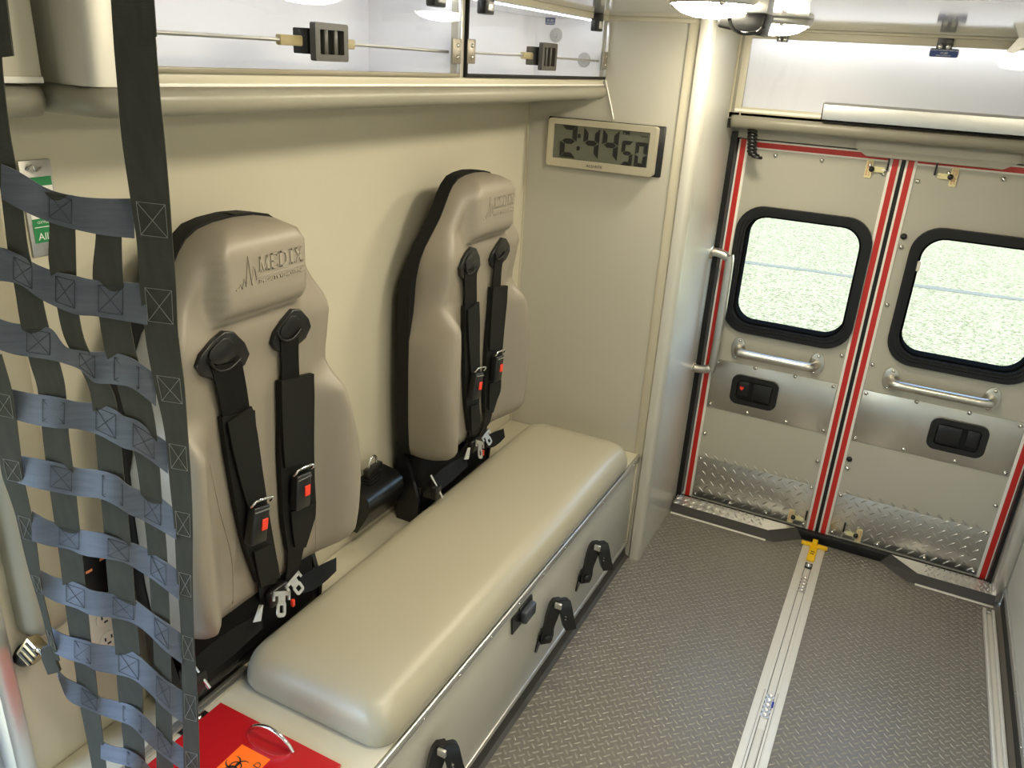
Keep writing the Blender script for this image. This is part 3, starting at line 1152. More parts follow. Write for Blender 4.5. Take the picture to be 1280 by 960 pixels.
    for s in (-1, 1):
        yy = c + (-.222 if s < 0 else .215)
        bm = bmesh.new()
        prism(bm, [V((-1.20, yy, ZB)), V((-1.13, yy, ZB)), V((-1.122, yy, ZB + .07)), V((-1.15, yy, ZB + .17)), V((-1.185, yy, ZB + .255)), V((-1.20, yy, ZB + .255))], (0, .012, 0))
        obj('side_gusset', bm, BLACK, base, 20)
    obj('back_filler', bx((-1.19, c - .20, ZB + .03), (-1.125, c + .20, ZB + .215), .01), BLACKM, base)
    for k in range(5):
        bm = bmesh.new()
        q = V((1, 0, 0)).to_track_quat('Z', 'Y').to_matrix().to_4x4()
        lathe(bm, [(.005, 0), (.004, .004), (0, .005)], 8, Matrix.Translation((-1.130, c - .16 + k * .08, ZB + .100)) @ q)
        obj('bolt', bm, SCREW, base, 60)
    # lap belts and latch plates
    XF = -1.082
    for cl_ in (((236, 829, 866), (262, 806, 842), (290, 786, 820), (312, 774, 800), (328, 764, 786)), ((374, 722, 742), (390, 712, 738), (405, 704, 728), (420, 697, 714))):
        cc_ = catmull(cl_, 4)
        obj('lap_belt', strip(bmesh.new(), [F((x, a), XF) for x, a, b_ in cc_], [F((x, b_), XF + .020) for x, a, b_ in cc_], .003, (1, 0, 0)), BELT, root, 60)
    an = F((244, 850), XF + .01)
    br = obj('belt_anchor', bx((an.x - .03, c - .232, an.z - .02), (an.x + .016, c - .200, an.z + .02), .004), BLACK, root)
    obj('anchor_pin', tube(bmesh.new(), [V((an.x - .01, c - .222, an.z + .055)), V((an.x + .022, c - .205, an.z - .02))], .004, 8), CHROME, br, 60)
    # silver latch plates with square hole
    for (px_, ang, sz) in (((351, 752), -30, 1.0), ((369, 730), 18, .8)):
        o_ = F(px_, -1.045)
        rot = Matrix.Translation(o_) @ Matrix.Rotation(math.radians(ang), 4, 'X') @ Matrix.Rotation(math.radians(-20), 4, 'Y') @ Matrix.Scale(sz, 4)
        bm = bmesh.new()
        ring(bm, rrect(.030, .034, .009, 4), rrect(.014, .016, .002, 4), lambda a, e: rot @ V((0, a, e - .016)), rot.to_3x3() @ V((.003, 0, 0)))
        box(bm, (0, -.012, -.002), (.003, .012, .014), 0, 1, rot)
        box(bm, (0, -.030, .012), (.003, .030, .022), 0, 1, rot)
        box(bm, (0, -.030, .002), (.003, -.023, .022), 0, 1, rot)
        box(bm, (0, .023, .002), (.003, .030, .022), 0, 1, rot)
        obj('latch_plate', bm, ALU, root, 30)
    o_ = F((345, 742), -1.075)
    obj('latch_buckle', bx(o_ + V((-.012, -.03, -.02)), o_ + V((.014, .03, .022)), .008, 3), BLACK, root, 50)
    o_ = F((366, 753), -1.06)
    obj('release_button', bx(o_ + V((-.004, -.004, -.010)), o_ + V((.004, .004, .008)), .002), REDB, root)
    obj('latch_plate', strip(bmesh.new(), [F((316, 778), -1.06), F((324, 756), -1.06)], [F((326, 776), -1.052), F((329, 756), -1.052)], .003, (1, 0, 0)), ALU, root)
    return root


def serif_text(bm, txt, m, H, dep):
    """slab-serif capitals from bars"""
    T, t = H * .20, H * .09

    def bar(x0, y0, x1, y1, wd):
        d = V((x1 - x0, y1 - y0, 0))
        n = V((-d.y, d.x, 0)).normalized() * wd / 2
        pts = [V((x0, y0, 0)) + n, V((x0, y0, 0)) - n, V((x1, y1, 0)) - n, V((x1, y1, 0)) + n]
        prism(bm, [m @ p for p in pts], m.to_3x3() @ V((0, 0, dep)))

    x = 0
    for ch in txt:
        if ch == 'M':
            W = H * .95
            bar(x + .14 * W, 0, x + .14 * W, H, t)
            bar(x + .86 * W, 0, x + .86 * W, H, T)
            bar(x + .16 * W, H, x + .5 * W, 0.05 * H, T * .8)
            bar(x + .5 * W, .05 * H, x + .84 * W, H, t)
            for cx in (.14, .86):
                bar(x + (cx - .14) * W, t / 2, x + (cx + .14) * W, t / 2, t)
        elif ch == 'E':
            W = H * .72
            bar(x + .2 * W, 0, x + .2 * W, H, T)
            for yy, w1 in ((t / 2, .98), (H / 2, .72), (H - t / 2, .94)):
                bar(x, yy, x + w1 * W, yy, t)
            bar(x + .95 * W, 0, x + .95 * W, .26 * H, t)
            bar(x + .91 * W, .76 * H, x + .91 * W, H, t)
        elif ch == 'D':
            W = H * .85
            bar(x + .18 * W, 0, x + .18 * W, H, T)
            pts = [(x, H - t / 2), (x + .5 * W, H - t / 2), (x + .82 * W, .8 * H), (x + .9 * W, .5 * H), (x + .82 * W, .2 * H), (x + .5 * W, t / 2), (x, t / 2)]
            for k, (p, q) in enumerate(zip(pts, pts[1:])):
                bar(*p, *q, T if 1 < k < 4 else t)
        elif ch == 'I':
            W = H * .45
            bar(x + .5 * W, 0, x + .5 * W, H, T)
            bar(x + .1 * W, t / 2, x + .9 * W, t / 2, t)
            bar(x + .1 * W, H - t / 2, x + .9 * W, H - t / 2, t)
        elif ch == 'X':
            W = H * .85
            bar(x + .15 * W, H, x + .82 * W, 0, T)
            bar(x + .15 * W, 0, x + .82 * W, H, t)
            for cx, yy in ((.15, t / 2), (.82, t / 2), (.15, H - t / 2), (.82, H - t / 2)):
                bar(x + (cx - .14) * W, yy, x + (cx + .14) * W, yy, t)
        x += W + H * .09


make_seat(1.07, 'taupe high-back attendant seat beside the cargo net')
make_seat(1.953, 'taupe high-back attendant seat beside the clock panel')

# belt retractor between the seats
rt = empty('belt_retractor', (-1.2, 1.63, ZB + .04), 'black belt retractor box on the wall between the two seats', 'retractor')
bm = bmesh.new()
pr = [(-1.24, .485), (-1.205, .485), (-1.165, .555), (-1.160, .575), (-1.165, .60), (-1.185, .618), (-1.24, .625)]
prism(bm, [V((x, 1.545, z)) for x, z in pr], (0, .165, 0))
bmesh.ops.bevel(bm, geom=[e for e in bm.edges if e.calc_face_angle(0) > .5 and e.verts[0].co.x > -1.235], offset=.006, segments=2, profile=.5, affect='EDGES')
obj('housing', bm, BLACK, rt, 40)
for k in range(5):
    z = .614 + k * .008
    obj('webbing_guard', bx((-1.222 + k * .002, 1.585 + k * .002, z), (-1.186 - k * .003, 1.650 - k * .002, z + .006), .002), BLACKM, rt)
pp = [V((-1.205, 1.60, .655)), V((-1.203, 1.603, .685)), V((-1.202, 1.612, .697)), V((-1.202, 1.625, .697)), V((-1.203, 1.634, .685)), V((-1.205, 1.636, .655))]
obj('tongue_loop', tube(bmesh.new(), catmull(pp, 3), .0035, 8), CHROME, rt, 60)
obj('tongue', bx((-1.212, 1.585, .645), (-1.195, 1.655, .668), .003), BLACK, rt)

# ================================================================ lap belt buckles on bench front
def bench_buckle(tp, label, scale=1.0):
    t = onx(tp, XB)
    t = V((XB, t.y, t.z))
    r = empty('belt_buckle', t + V((0, -.06, -.11)), label, 'belt buckle', 'belt buckles hanging on the bench front')
    def Q(dy, dz, dx=0):
        return t + V((dx, dy, dz))
    obj('mounting_plate', prism(bmesh.new(), [Q(-.012, -.10, .001), Q(-.028, -.112, .001), Q(-.045, -.162, .001), Q(-.038, -.170, .001), Q(.004, -.135, .001), Q(.008, -.11, .001)], (.004, 0, 0)), BLACK, r, 0)
    ew = V((.72, .69, 0))

    def ribbon(path, th, nm, m):
        c_ = catmull(path, 4)
        bm = bmesh.new()
        strip(bm, [Q(y, z, x) - ew * (wd / 2) for x, y, z, wd in c_], [Q(y, z, x) + ew * (wd / 2) for x, y, z, wd in c_], th, (.69, -.72, 0))
        bmesh.ops.bevel(bm, geom=[e for e in bm.edges if e.calc_face_angle(0) > 1.0], offset=.004, segments=2, profile=.5, affect='EDGES')
        return obj(nm, bm, m, r, 50)
    ribbon([(.034, .010, .004, .020), (.033, .006, -.012, .036), (.028, -.004, -.05, .034), (.024, -.010, -.085, .028), (.022, -.016, -.112, .036), (.020, -.020, -.136, .030)], .018, 'stalk', BLACK)
    bm = bmesh.new()
    q = V((.69, -.72, 0)).to_track_quat('Z', 'Y').to_matrix().to_4x4()
    lathe(bm, [(.014, 0), (.014, .006), (.010, .009), (0, .010)], 18, Matrix.Translation(Q(-.022, -.118, .028)) @ q)
    obj('pivot_cap', bm, BLACK, r, 50)
    obj('silver_tongue', bx(Q(-.010, -.016, .036), Q(-.002, .002, .056), .001), ALU, r)
    hd = ribbon([(.046, .012, .006, .030), (.052, .016, .000, .036), (.060, .014, -.02, .038), (.067, .016, -.05, .038), (.075, .020, -.080, .038), (.078, .022, -.092, .032)], .014, 'buckle_head', BLACK)
    for dz in (-.044, -.054):
        obj('rivet', bx(Q(.004, dz, .066), Q(.008, dz + .003, .070), 0), CHROME, hd)
    return r


bench_buckle((731, 676), 'black hanging belt buckle on the bench front closest to the clock panel')
bench_buckle((681, 747), 'black hanging belt buckle on the bench front beside the slam latch')
bench_buckle((532, 925), 'black hanging belt buckle on the bench front below the red lid end')

# ================================================================ overhead cabinet on the left
oc = empty('overhead_cabinet', (-1.1, 1.65, 1.66), 'long overhead cabinet with two clear acrylic doors above the seats', 'cabinet')
PZ0, PZ1 = 1.709, 1.868
obj('bottom', bx((XL, YC0, 1.662), (XC, YC1, 1.684), .002), PANEL, oc)
obj('back_panel', bx((XL, YC0, 1.684), (XL + .012, YC1, ZC)), WHITE, oc)
obj('inner_floor', bx((XL + .01, YC0, 1.684), (XC - .02, YC1, 1.690)), WHITE, oc)
obj('inner_divider', bx((XL + .01, 1.652, 1.69), (XC - .02, 1.668, ZC)), WHITE, oc)
obj('inner_end', bx((XL + .01, YC1 - .012, 1.69), (XC - .012, YC1, ZC)), WHITE, oc)
obj('inner_top', bx((XL + .01, YC0, ZC - .012), (XC - .03, YC1, ZC)), WHITE, oc)
obj('end_panel', bx((XL, YC0 - .012, 1.684), (XC - .05, YC0 + .004, ZC)), PANEL, oc)
obj('lower_rail', bx((XC - .02, YC0, 1.684), (XC, YC1, PZ0 - .004), .002), PANEL, oc)
obj('white_edging', bx((XC - .016, YC0 + .04, 1.6835), (XC + .003, YC1, 1.6885), .001), WHITET, oc)
obj('upper_rail', bx((XC - .03, YC0, PZ1 + .004), (XC, YC1, ZC), .002), PANEL, oc)
for y in (1.66,):
    obj('centre_stile', bx((XC - .02, y - .010, PZ0 - .004), (XC, y + .014, PZ1 + .004), .001), PANEL, oc)
# rounded aluminium corner post at the near end
bm = bmesh.new()
pts = [(XC - .06, YC0 - .016), (XC - .012, YC0 - .018), (XC + .000, YC0 - .012), (XC + .005, YC0 + .0), (XC + .005, YC0 + .03), (XC + .001, YC0 + .042), (XC - .01, YC0 + .046), (XC - .06, YC0 + .046)]
prism(bm, [V((x, y, 1.684)) for x, y in pts], (0, 0, ZC - 1.684))
obj('corner_post', bm, MATS['painted_trim'], oc, 50)
# padded roll underneath, wraps round the near end
def roll(bm, path, prof):
    """sweep a profile (outward, z) along path [(pos, outward)]"""
    rings = []
    for p, nrm in path:
        rings.append([bm.verts.new(V(p) + V(nrm) * a + V((0, 0, z))) for a, z in prof])
    n = len(prof)
    for a, bb in zip(rings, rings[1:]):
        for k in range(n):
            bm.faces.new((a[k], a[(k + 1) % n], bb[(k + 1) % n], bb[k]))
    bm.faces.new(rings[0][::-1])
    bm.faces.new(rings[-1])
    return bm


pf = [(-.05, 0), (.012, .0), (.022, -.006), (.026, -.016), (.022, -.028), (.010, -.037), (-.01, -.040), (-.05, -.040)]
path = [((-1.10, YC0 - .004, 1.683), (0, -1, 0)), ((-1.02, YC0 - .004, 1.683), (0, -1, 0)), ((XC - .012, YC0 - .001, 1.683), (.38, -.92, 0)), ((XC - .004, YC0 + .008, 1.683), (.8, -.6, 0)), ((XC, YC0 + .025, 1.683), (1, 0, 0))]
for k in range(1, 14):
    path.append(((XC, YC0 + .025 + (YC1 - YC0 - .04) * k / 13, 1.683), (1, 0, 0)))
path[-1] = ((XC - .006, YC1 - .012, 1.683), (.9, 0, 0))
obj('bumper_roll', roll(bmesh.new(), path, pf), PADV, oc, 60)
# acrylic doors
for (y0, y1) in ((YC0 + .052, 1.648), (1.676, YC1 - .008)):
    d = obj('acrylic_door', bx((XC + .001, y0, PZ0 - .004), (XC + .006, y1, PZ1 + .002)), PLEXI, oc, 0)
    obj('door_edge', bx((XC + .0, y0, PZ0 - .006), (XC + .009, y1, PZ0 + .002), .001), BLACKM if y0 > 1.6 else mat('brown_edge', (.22, .19, .13), .4), d)
    obj('door_edge', bx((XC + .0, y0 - .003, PZ0 - .006), (XC + .009, y0 + .004, PZ1), .001), BLACKM, d)
    obj('door_edge', bx((XC + .0, y1 - .003, PZ0 - .006), (XC + .009, y1 + .003, PZ1), .001), ALU, d)
    # paddle latch in the middle with rods to both ends
    lc = onx((411, 53), XC + .01) if y0 < 1 else onx((684, 71), XC + .01)
    hwid, hh = (.044, .034) if y0 < 1 else (.046, .038)
    bm = bmesh.new()
    ring(bm, rrect(hwid * 2, hh * 2 * .9, .004, 3), rrect(hwid * 2 - .024, hh * 2 * .9 - .022, .002, 3), lambda a, e: V((XC + .006, lc.y + a, lc.z + e)), (.012, 0, 0))
    lt = obj('paddle_latch', bm, mat('bronze_plastic', (.045, .042, .036), .4), d, 30)
    obj('latch_well', bx((XC + .004, lc.y - hwid + .01, lc.z - hh * .8), (XC + .008, lc.y + hwid - .01, lc.z + hh * .8)), BLACKM, lt)
    for a in (-.012, .014):
        obj('finger_bar', bx((XC + .006, lc.y + a - .005, lc.z - hh * .62), (XC + .015, lc.y + a + .005, lc.z + hh * .62), .001), MATS['bronze_plastic'], lt)
    obj('latch_body', bx((XC - .030, lc.y - hwid * 1.05, lc.z - hh * .6), (XC, lc.y + hwid * .8, lc.z + hh * .6), .002), BLACKM, lt)
    for s in (-1, 1):
        e = y0 + .015 if s < 0 else y1 - .02
        obj('latch_rod', tube(bmesh.new(), [V((XC - .014, lc.y + s * hwid, lc.z)), V((XC - .014, e, lc.z - .002))], .0036, 8), STEEL, d, 60)
        obj('rod_sleeve', box(bmesh.new(), (XC - .021, lc.y + s * (hwid * 1.0) - .0 if s > 0 else lc.y - hwid - .055, lc.z - .009), (XC - .008, lc.y + hwid + .055 if s > 0 else lc.y - hwid, lc.z + .008), .003), mat('amber_plastic', (.50, .40, .20), .35), d)
        bk = obj('corner_bracket', bx((XC + .004, e - .016, lc.z - .026), (XC + .010, e + .020, lc.z + .026), .002), mat('bronze_metal', (.30, .27, .22), .35, metal=.7), d)
        for dz in (-.012, .012):
            o = put(SCR_X, 'screw', bk, (XC + .010, e + .002, lc.z + dz))
    for hy in ((y0 + .10, y1 - .10) if y0 < 1 else (1.76, 2.45)):
        hg = obj('lift_hinge', bx((XC - .008, hy - .022, PZ1 - .030), (XC + .016, hy + .022, PZ1 + .02), .004), BLACK, d)
        obj('hinge_tab', bx((XC + .010, hy - .012, PZ1 - .022), (XC + .019, hy + .014, PZ1 - .002), .002), ALU, hg)
# inside fittings: light strip, round washers, label
obj('light_strip', bx((XC - .050, YC0 + .06, ZC - .018), (XC - .036, YC1 - .04, ZC - .011)), LEDW, oc)
for p in ((695, 44), (730, 75)):
    c = ony(p, YC1 - .0125)
    bm = bmesh.new()
    q = V((0, -1, 0)).to_track_quat('Z', 'Y').to_matrix().to_4x4()
    lathe(bm, [(.022, 0), (.021, .003), (.008, .004), (.007, .008), (0, .009)], 24, Matrix.Translation(c) @ q)
    obj('round_washer', bm, mat('washer_grey', (.42, .42, .42), .4), oc, 50)
c = ony((688, 25), YC1 - .0125)


def load_label(par, c, ex, ey, w_, h_):
    ez = V(ex).cross(V(ey))
    bm = bmesh.new()
    prism(bm, [V(c) + V(ex) * a + V(ey) * e for a, e in rrect(w_, h_, h_ * .2, 4)], ez * .0006)
    s = obj('load_label', bm, WHITET, par, 0)
    bm = bmesh.new()
    prism(bm, [V(c) + ez * .0006 + V(ex) * a + V(ey) * (e - h_ * .02) for a, e in rrect(w_ * .96, h_ * .90, h_ * .16, 4)], ez * .0003)
    obj('label_field', bm, BLUEL, s, 0)
    for tx, sz, dy in (('MAXIMUM COMPARTMENT LOAD', h_ * .235, .26), ('10 LBS', h_ * .30, -.04), ('EVENLY DISTRIBUTED', h_ * .16, -.31)):
        obj('lettering', text_bm(tx, sz, frame_m(V(c) + ez * .001 + V(ey) * (h_ * dy), ex, ey), .0001), WHITET, s, 0)


load_label(oc, c, (1, 0, 0), (0, 0, 1), .036, .030)

# second, shallower cabinet toward the cab
oc2 = empty('side_cabinet', (-1.15, .2, 1.66), 'shallow beige overhead cabinet next to the aluminium corner post', 'cabinet')
XC2 = -1.055
obj('body', bx((XL, -.6, 1.690), (XC2, YC0 - .032, ZC)), PANEL, oc2)
obj('white_edging', bx((XC2 - .004, -.6, 1.684), (XC2 + .004, YC0 - .032, 1.692), .001), WHITET, oc2)
path = [((XC2 - .01, -.6 + k * .12, 1.680), (1, 0, 0)) for k in range(12)] 
path = [p for p in path if p[0][1] < YC0 - .05] + [((XC2 - .01, YC0 - .048, 1.680), (1, 0, 0)), ((XC2 - .016, YC0 - .032, 1.680), (.7, 0, 0))]
obj('bumper_roll', roll(bmesh.new(), path, pf), PADV, oc2, 60)

# ================================================================ rear overhead cabinet
rc = empty('rear_overhead_cabinet', (-.03, 3.0, 1.6), 'rear overhead cabinet with white interior above the back doors', 'cabinet')
RX0, RX1 = XS, XR
RZ0, RZ1 = 1.600, 1.873
obj('bottom', bx((RX0, YR, RZ0), (RX1, 3.076, RZ0 + .02)), PANEL, rc)
obj('left_stile', bx((RX0, YR, RZ0), (RX0 + .040, YR + .02, ZC), .002), PANEL, rc)
obj('stile_ridge', bx((RX0 + .008, YR - .003, RZ0 + .02), (RX0 + .018, YR + .004, ZC), .002), PADV, rc)
obj('lower_rail', bx((RX0 + .04, YR, RZ0), (RX1, YR + .02, RZ0 + .040), .002), PANEL, rc)
obj('rail_ridge', bx((RX0 + .02, YR - .004, RZ0 + .024), (RX1, YR + .004, RZ0 + .033), .002), WHITET, rc)
obj('upper_rail', bx((RX0 + .04, YR, RZ1 - .016), (RX1, YR + .02, ZC), .002), PANEL, rc)
obj('top_cove', bx((RX0 + .02, YR - .03, ZC - .008), (RX1, YR + .002, ZC), .003), PANEL, rc)
obj('inner_back', bx((RX0 + .02, 3.060, RZ0 + .02), (RX1, 3.070, ZC)), WHITE, rc)
e = obj('inner_end', bx((RX0 + .004, YR + .02, RZ0 + .02), (RX0 + .014, 3.06, ZC)), WHITE, rc)
for z in (1.665, 1.825):
    bm = bmesh.new()
    q = V((1, 0, 0)).to_track_quat('Z', 'Y').to_matrix().to_4x4()
    lathe(bm, [(.014, 0), (.013, .002), (.006, .003), (.006, .006), (0, .007)], 18, Matrix.Translation((RX0 + .014, YR + .06, z)) @ q)
    obj('round_washer', bm, MATS['washer_grey'], rc, 50)
obj('inner_floor', bx((RX0 + .01, YR + .02, RZ0 + .02), (RX1, 3.06, RZ0 + .026)), WHITE, rc)
obj('light_strip', bx((RX0 + .05, YR + .045, ZC - .012), (RX1 - .05, YR + .058, ZC - .004)), LEDW, rc)
ap = obj('acrylic_door', bx((RX0 + .042, YR + .004, RZ0 + .042), (RX1, YR + .008, RZ1 - .016)), PLEXI, rc, 0)
# aluminium bar across the lower right
bar = empty('light_bar', (.05, YR - .02, 1.62), 'champagne aluminium bar along the lower edge of the rear cabinet', 'bar')
bx0 = ony((1029, 140), YR - .03).x
bm = bmesh.new()
pr = [(YR - .0045, 1.672), (YR - .030, 1.676), (YR - .036, 1.668), (YR - .038, 1.640), (YR - .034, 1.622), (YR - .0045, 1.6165)]
prism(bm, [V((bx0, y, z)) for y, z in pr], (RX1 - bx0, 0, 0))
obj('extrusion', bm, ALU, bar, 25)
obj('end_cap', bx((bx0 - .004, YR - .034, 1.620), (bx0, YR - .005, 1.672), .001), BLACK, bar)
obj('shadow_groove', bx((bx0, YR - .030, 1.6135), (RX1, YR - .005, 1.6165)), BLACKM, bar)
# padded roll under it
pf2 = [(-.04, 0), (.010, .0), (.020, -.006), (.024, -.018), (.018, -.034), (.004, -.042), (-.04, -.042)]
path = [((RX0 + .012, YR + .008, 1.612), (0, -.6, 0)), ((RX0 + .020, YR + .003, 1.612), (0, -.9, 0))]
path += [((RX0 + .03 + (RX1 - RX0 - .04) * k / 8, YR, 1.612), (0, -1, 0)) for k in range(9)]
obj('bumper_roll', roll(bmesh.new(), path, pf2), PADV, rc, 60)
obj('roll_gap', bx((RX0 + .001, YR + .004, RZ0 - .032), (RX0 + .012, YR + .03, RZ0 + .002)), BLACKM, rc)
# hinges and label
for p, sc_ in (((979, 46), .8), ((1182, 52), 1.0)):
    c = ony(p, YR)
    c.z = RZ1 + .004
    hg = obj('lift_hinge', bx(c + V((-.022 * sc_, -.010, -.028)), c + V((.022 * sc_, .004, .018)), .002), BLACK, rc)
    for a in (-.011, .011):
        for dz in (-.020, .012):
            put(SCR_Y, 'screw', hg, c + V((a * sc_, -.010, dz)))
c = ony((1180, 66), YR + .003)
load_label(rc, c, (1, 0, 0), (0, 0, 1), .082, .026)
# bracket arm at far right
ba = empty('stay_bracket', (.15, YR - .02, 1.80), 'aluminium lid stay bracket at the right of the rear cabinet', 'bracket')
c = ony((1270, 40), YR - .06)
bm = bmesh.new()
prism(bm, [c + V(p) for p in ((-.012, 0, -.052), (.012, 0, -.056), (.05, 0, -.025), (.06, 0, .0), (.02, 0, .0))], (0, .024, 0), .003)
obj('arm', bm, ALU, ba, 30)
obj('pivot_lug', tube(bmesh.new(), [c + V((-.05, -.004, .012)), c + V((-.03, -.004, .012)), c + V((.06, -.004, .010))], .006, 10), ALU, ba, 60)

# ================================================================ clock
ck = empty('wall_clock', (-.95, YP, 1.50), 'rectangular digital wall clock reading 2:44 50 in champagne frame', 'clock')
obj('back_plate', bx((-1.162, YP - .006, 1.422), (-.757, YP - .0005, 1.578), .004), BLACK, ck)
CY = YP - .036
cl = ony((688, 148), CY)
cr_ = ony((822, 159), CY)
cbl = ony((686, 207), CY)
cx0, cx1 = -1.148, ony((818, 190), CY).x
cz0, cz1 = 1.424, 1.576
bm = bmesh.new()
cxc, czc = (cx0 + cx1) / 2, (cz0 + cz1) / 2
cw, ch = cx1 - cx0, cz1 - cz0
ring(bm, rrect(cw, ch, .010, 5), rrect(cw - .040, ch - .044, .003, 5), lambda a, e: V((cxc + a, CY, czc + .004 * (abs(e) < ch * .45) + e)), (0, .03, 0))
bmesh.ops.bevel(bm, geom=[e for e in bm.edges if e.calc_face_angle(0) > 1.2 and e.verts[0].co.y < CY + .01 and e.verts[1].co.y < CY + .01], offset=.005, segments=3, profile=.5, affect='EDGES')
obj('bezel', bm, CHAMP, ck, 40)
dsp = obj('display', bx((cx0 + .016, CY + .006, cz0 + .020), (cx1 - .016, CY + .030, cz1 - .014)), LCD, ck)
# seven-segment digits
def seg_digit(bm, ch_, x, z, W, H, T, sh=.0):
    on = {'2': 'abged', '4': 'fgbc', '5': 'afgcd', '0': 'abcdef'}[ch_]
    Y = CY + .0055
    t, tw = T / H, T / W
    S_ = {
        'a': [(0, 1), (1, 1), (1 - tw, 1 - t), (tw, 1 - t)],
        'd': [(0, 0), (tw, t), (1 - tw, t), (1, 0)],
        'g': [(tw * .3, .5), (tw, .5 + t / 2), (1 - tw, .5 + t / 2), (1 - tw * .3, .5), (1 - tw, .5 - t / 2), (tw, .5 - t / 2)],
        'f': [(0, 1), (tw, 1 - t), (tw, .5 + t * .5), (0, .5)],
        'b': [(1, 1), (1, .5), (1 - tw, .5 + t * .5), (1 - tw, 1 - t)],
        'e': [(0, 0), (0, .5), (tw, .5 - t * .5), (tw, t)],
        'c': [(1, 0), (1 - tw, t), (1 - tw, .5 - t * .5), (1, .5)]}
    for k in on:
        q = S_[k]
        mx_, mz_ = sum(a for a, e in q) / len(q), sum(e for a, e in q) / len(q)
        fx, fz = (.94, 1.0) if k in 'adg' else (1.0, .95)
        q = [(mx_ + (a - mx_) * fx, mz_ + (e - mz_) * fz) for a, e in q]
        prism(bm, [V((x + a * W + sh * e * H, Y, z + e * H)) for a, e in q], (0, -.0006, 0))


dx0, dx1, dz0, dz1 = cx0 + .020, cx1 - .020, cz0 + .024, cz1 - .016
DW, DH = dx1 - dx0, dz1 - dz0
bm = bmesh.new()
seg_digit(bm, '2', dx0 + DW * .075, dz0 + DH * .06, DW * .175, DH * .93, .0165)
obj('digit', bm, LCDI, dsp, 0)
for xx in (.320, .520):
    bm = bmesh.new()
    seg_digit(bm, '4', dx0 + DW * xx, dz0 + DH * .10, DW * .168, DH * .86, .0165)
    obj('digit', bm, LCDI, dsp, 0)
for ch_, xx in (('5', .725), ('0', .865)):
    bm = bmesh.new()
    seg_digit(bm, ch_, dx0 + DW * xx, dz0 + DH * .02, DW * .118, DH * .68, .0120)
    obj('digit', bm, LCDI, dsp, 0)
for zz in (.35, .70):
    bm = bmesh.new()
    q = (dx0 + DW * .272, dz0 + DH * zz)
    prism(bm, [V((q[0] + a, CY + .0055, q[1] + e)) for a, e in rrect(.011, .013, .003, 3)], (0, -.0006, 0))
    obj('colon_dot', bm, LCDI, dsp, 0)
my = frame_m((dx0 + DW * .755, CY + .0052, dz0 + DH * .91), (1, 0, 0), (0, 0, 1))
obj('lettering', text_bm('PM', .018, my, .0002, bold=.0006), LCDI, dsp, 0)
obj('lettering', text_bm('Tuesday', .008, frame_m((dx0 + DW * .935, CY + .0052, dz0 + DH * .86), (1, 0, 0), (0, 0, 1)), .0002), LCDI, dsp, 0)
obj('lettering', text_bm('SEP', .007, frame_m((dx0 + DW * .90, CY + .0052, dz0 + DH * .95), (1, 0, 0), (0, 0, 1)), .0002), LCDI, dsp, 0)
obj('lettering', text_bm('ACU·RITE', .0125, frame_m((cxc - .012, CY - .0006, cz0 + .0115), (1, 0, 0), (0, 0, 1)), .0003, spacing=1.05), INK, ck, 0)
# thin cable above the clock
a, c = ony((757, 100), YP - .003), ony((767, 149), YP - .003)
obj('clock_cable', tube(bmesh.new(), [a, a.lerp(c, .5), c], .0022, 8), WHITET, None, 60, None, 'thin white cable running down the panel to the clock', 'cable')

# ================================================================ vertical grab rail
gr = empty('grab_rail', (XS, 3.02, .9), 'vertical stainless grab rail on the side panel beside the left rear door', 'grab rail')
gy = 3.015
zt, zb = 1.115, .645
pp = [V((XS, gy, zt)), V((XS + .025, gy, zt + .001)), V((XS + .060, gy, zt - .010)), V((XS + .074, gy, zt - .045)),
      V((XS + .074, gy, zb + .045)), V((XS + .060, gy, zb + .010)), V((XS + .025, gy, zb)), V((XS, gy, zb))]
obj('tube', tube(bmesh.new(), catmull(pp, 5), .0165, 16), STEEL, gr, 60)
for z in (zt, zb):
    q = V((1, 0, 0)).to_track_quat('Z', 'Y').to_matrix().to_4x4()
    f = obj('flange', lathe(bmesh.new(), [(.026, 0), (.026, .003), (.020, .006), (0, .006)], 22, Matrix.Translation((XS, gy, z)) @ q), STEEL, gr, 50)
    for s in (-1, 1):
        put(SCR_X, 'screw', f, (XS + .004, gy + .0, z + s * .019))

# ================================================================ ceiling dome lights
def dome_light(x, y, label):
    r = empty('dome_light', (x, y, ZC), label, 'light', 'round ceiling lights')
    q = V((0, 0, -1)).to_track_quat('Z', 'Y').to_matrix().to_4x4()
    m = Matrix.Translation((x, y, ZC)) @ q
    obj('trim_ring', lathe(bmesh.new(), [(.098, 0), (.100, .004), (.098, .012), (.090, .017), (.088, .012), (.088, 0)], 40, m), ALU, r, 50)
    obj('diffuser', lathe(bmesh.new(), [(.088, .013), (.082, .022), (.066, .032), (.040, .039), (0, .042)], 32, m), DOME, r, 60)
    for k in range(3):
        a = 2 * PI * k / 3 + .9
        o = put(SCR_Z, 'screw', r, (x + .094 * math.cos(a), y + .094 * math.sin(a), ZC - .017))
        o.rotation_euler = (PI, 0, 0)


dome_light(-.455, 1.10, 'round warm ceiling light level with the seat beside the net')
dome_light(-.455, 1.77, 'round warm ceiling light just ahead of the small black camera')
dome_light(-.455, 2.42, 'round warm ceiling light next to the rear overhead cabinet')
for y, nm in ((.45, 'across the aisle from the side door'), (1.10, 'across the aisle from the seat beside the net')):
    dome_light(.30, y, 'round warm ceiling light ' + nm)

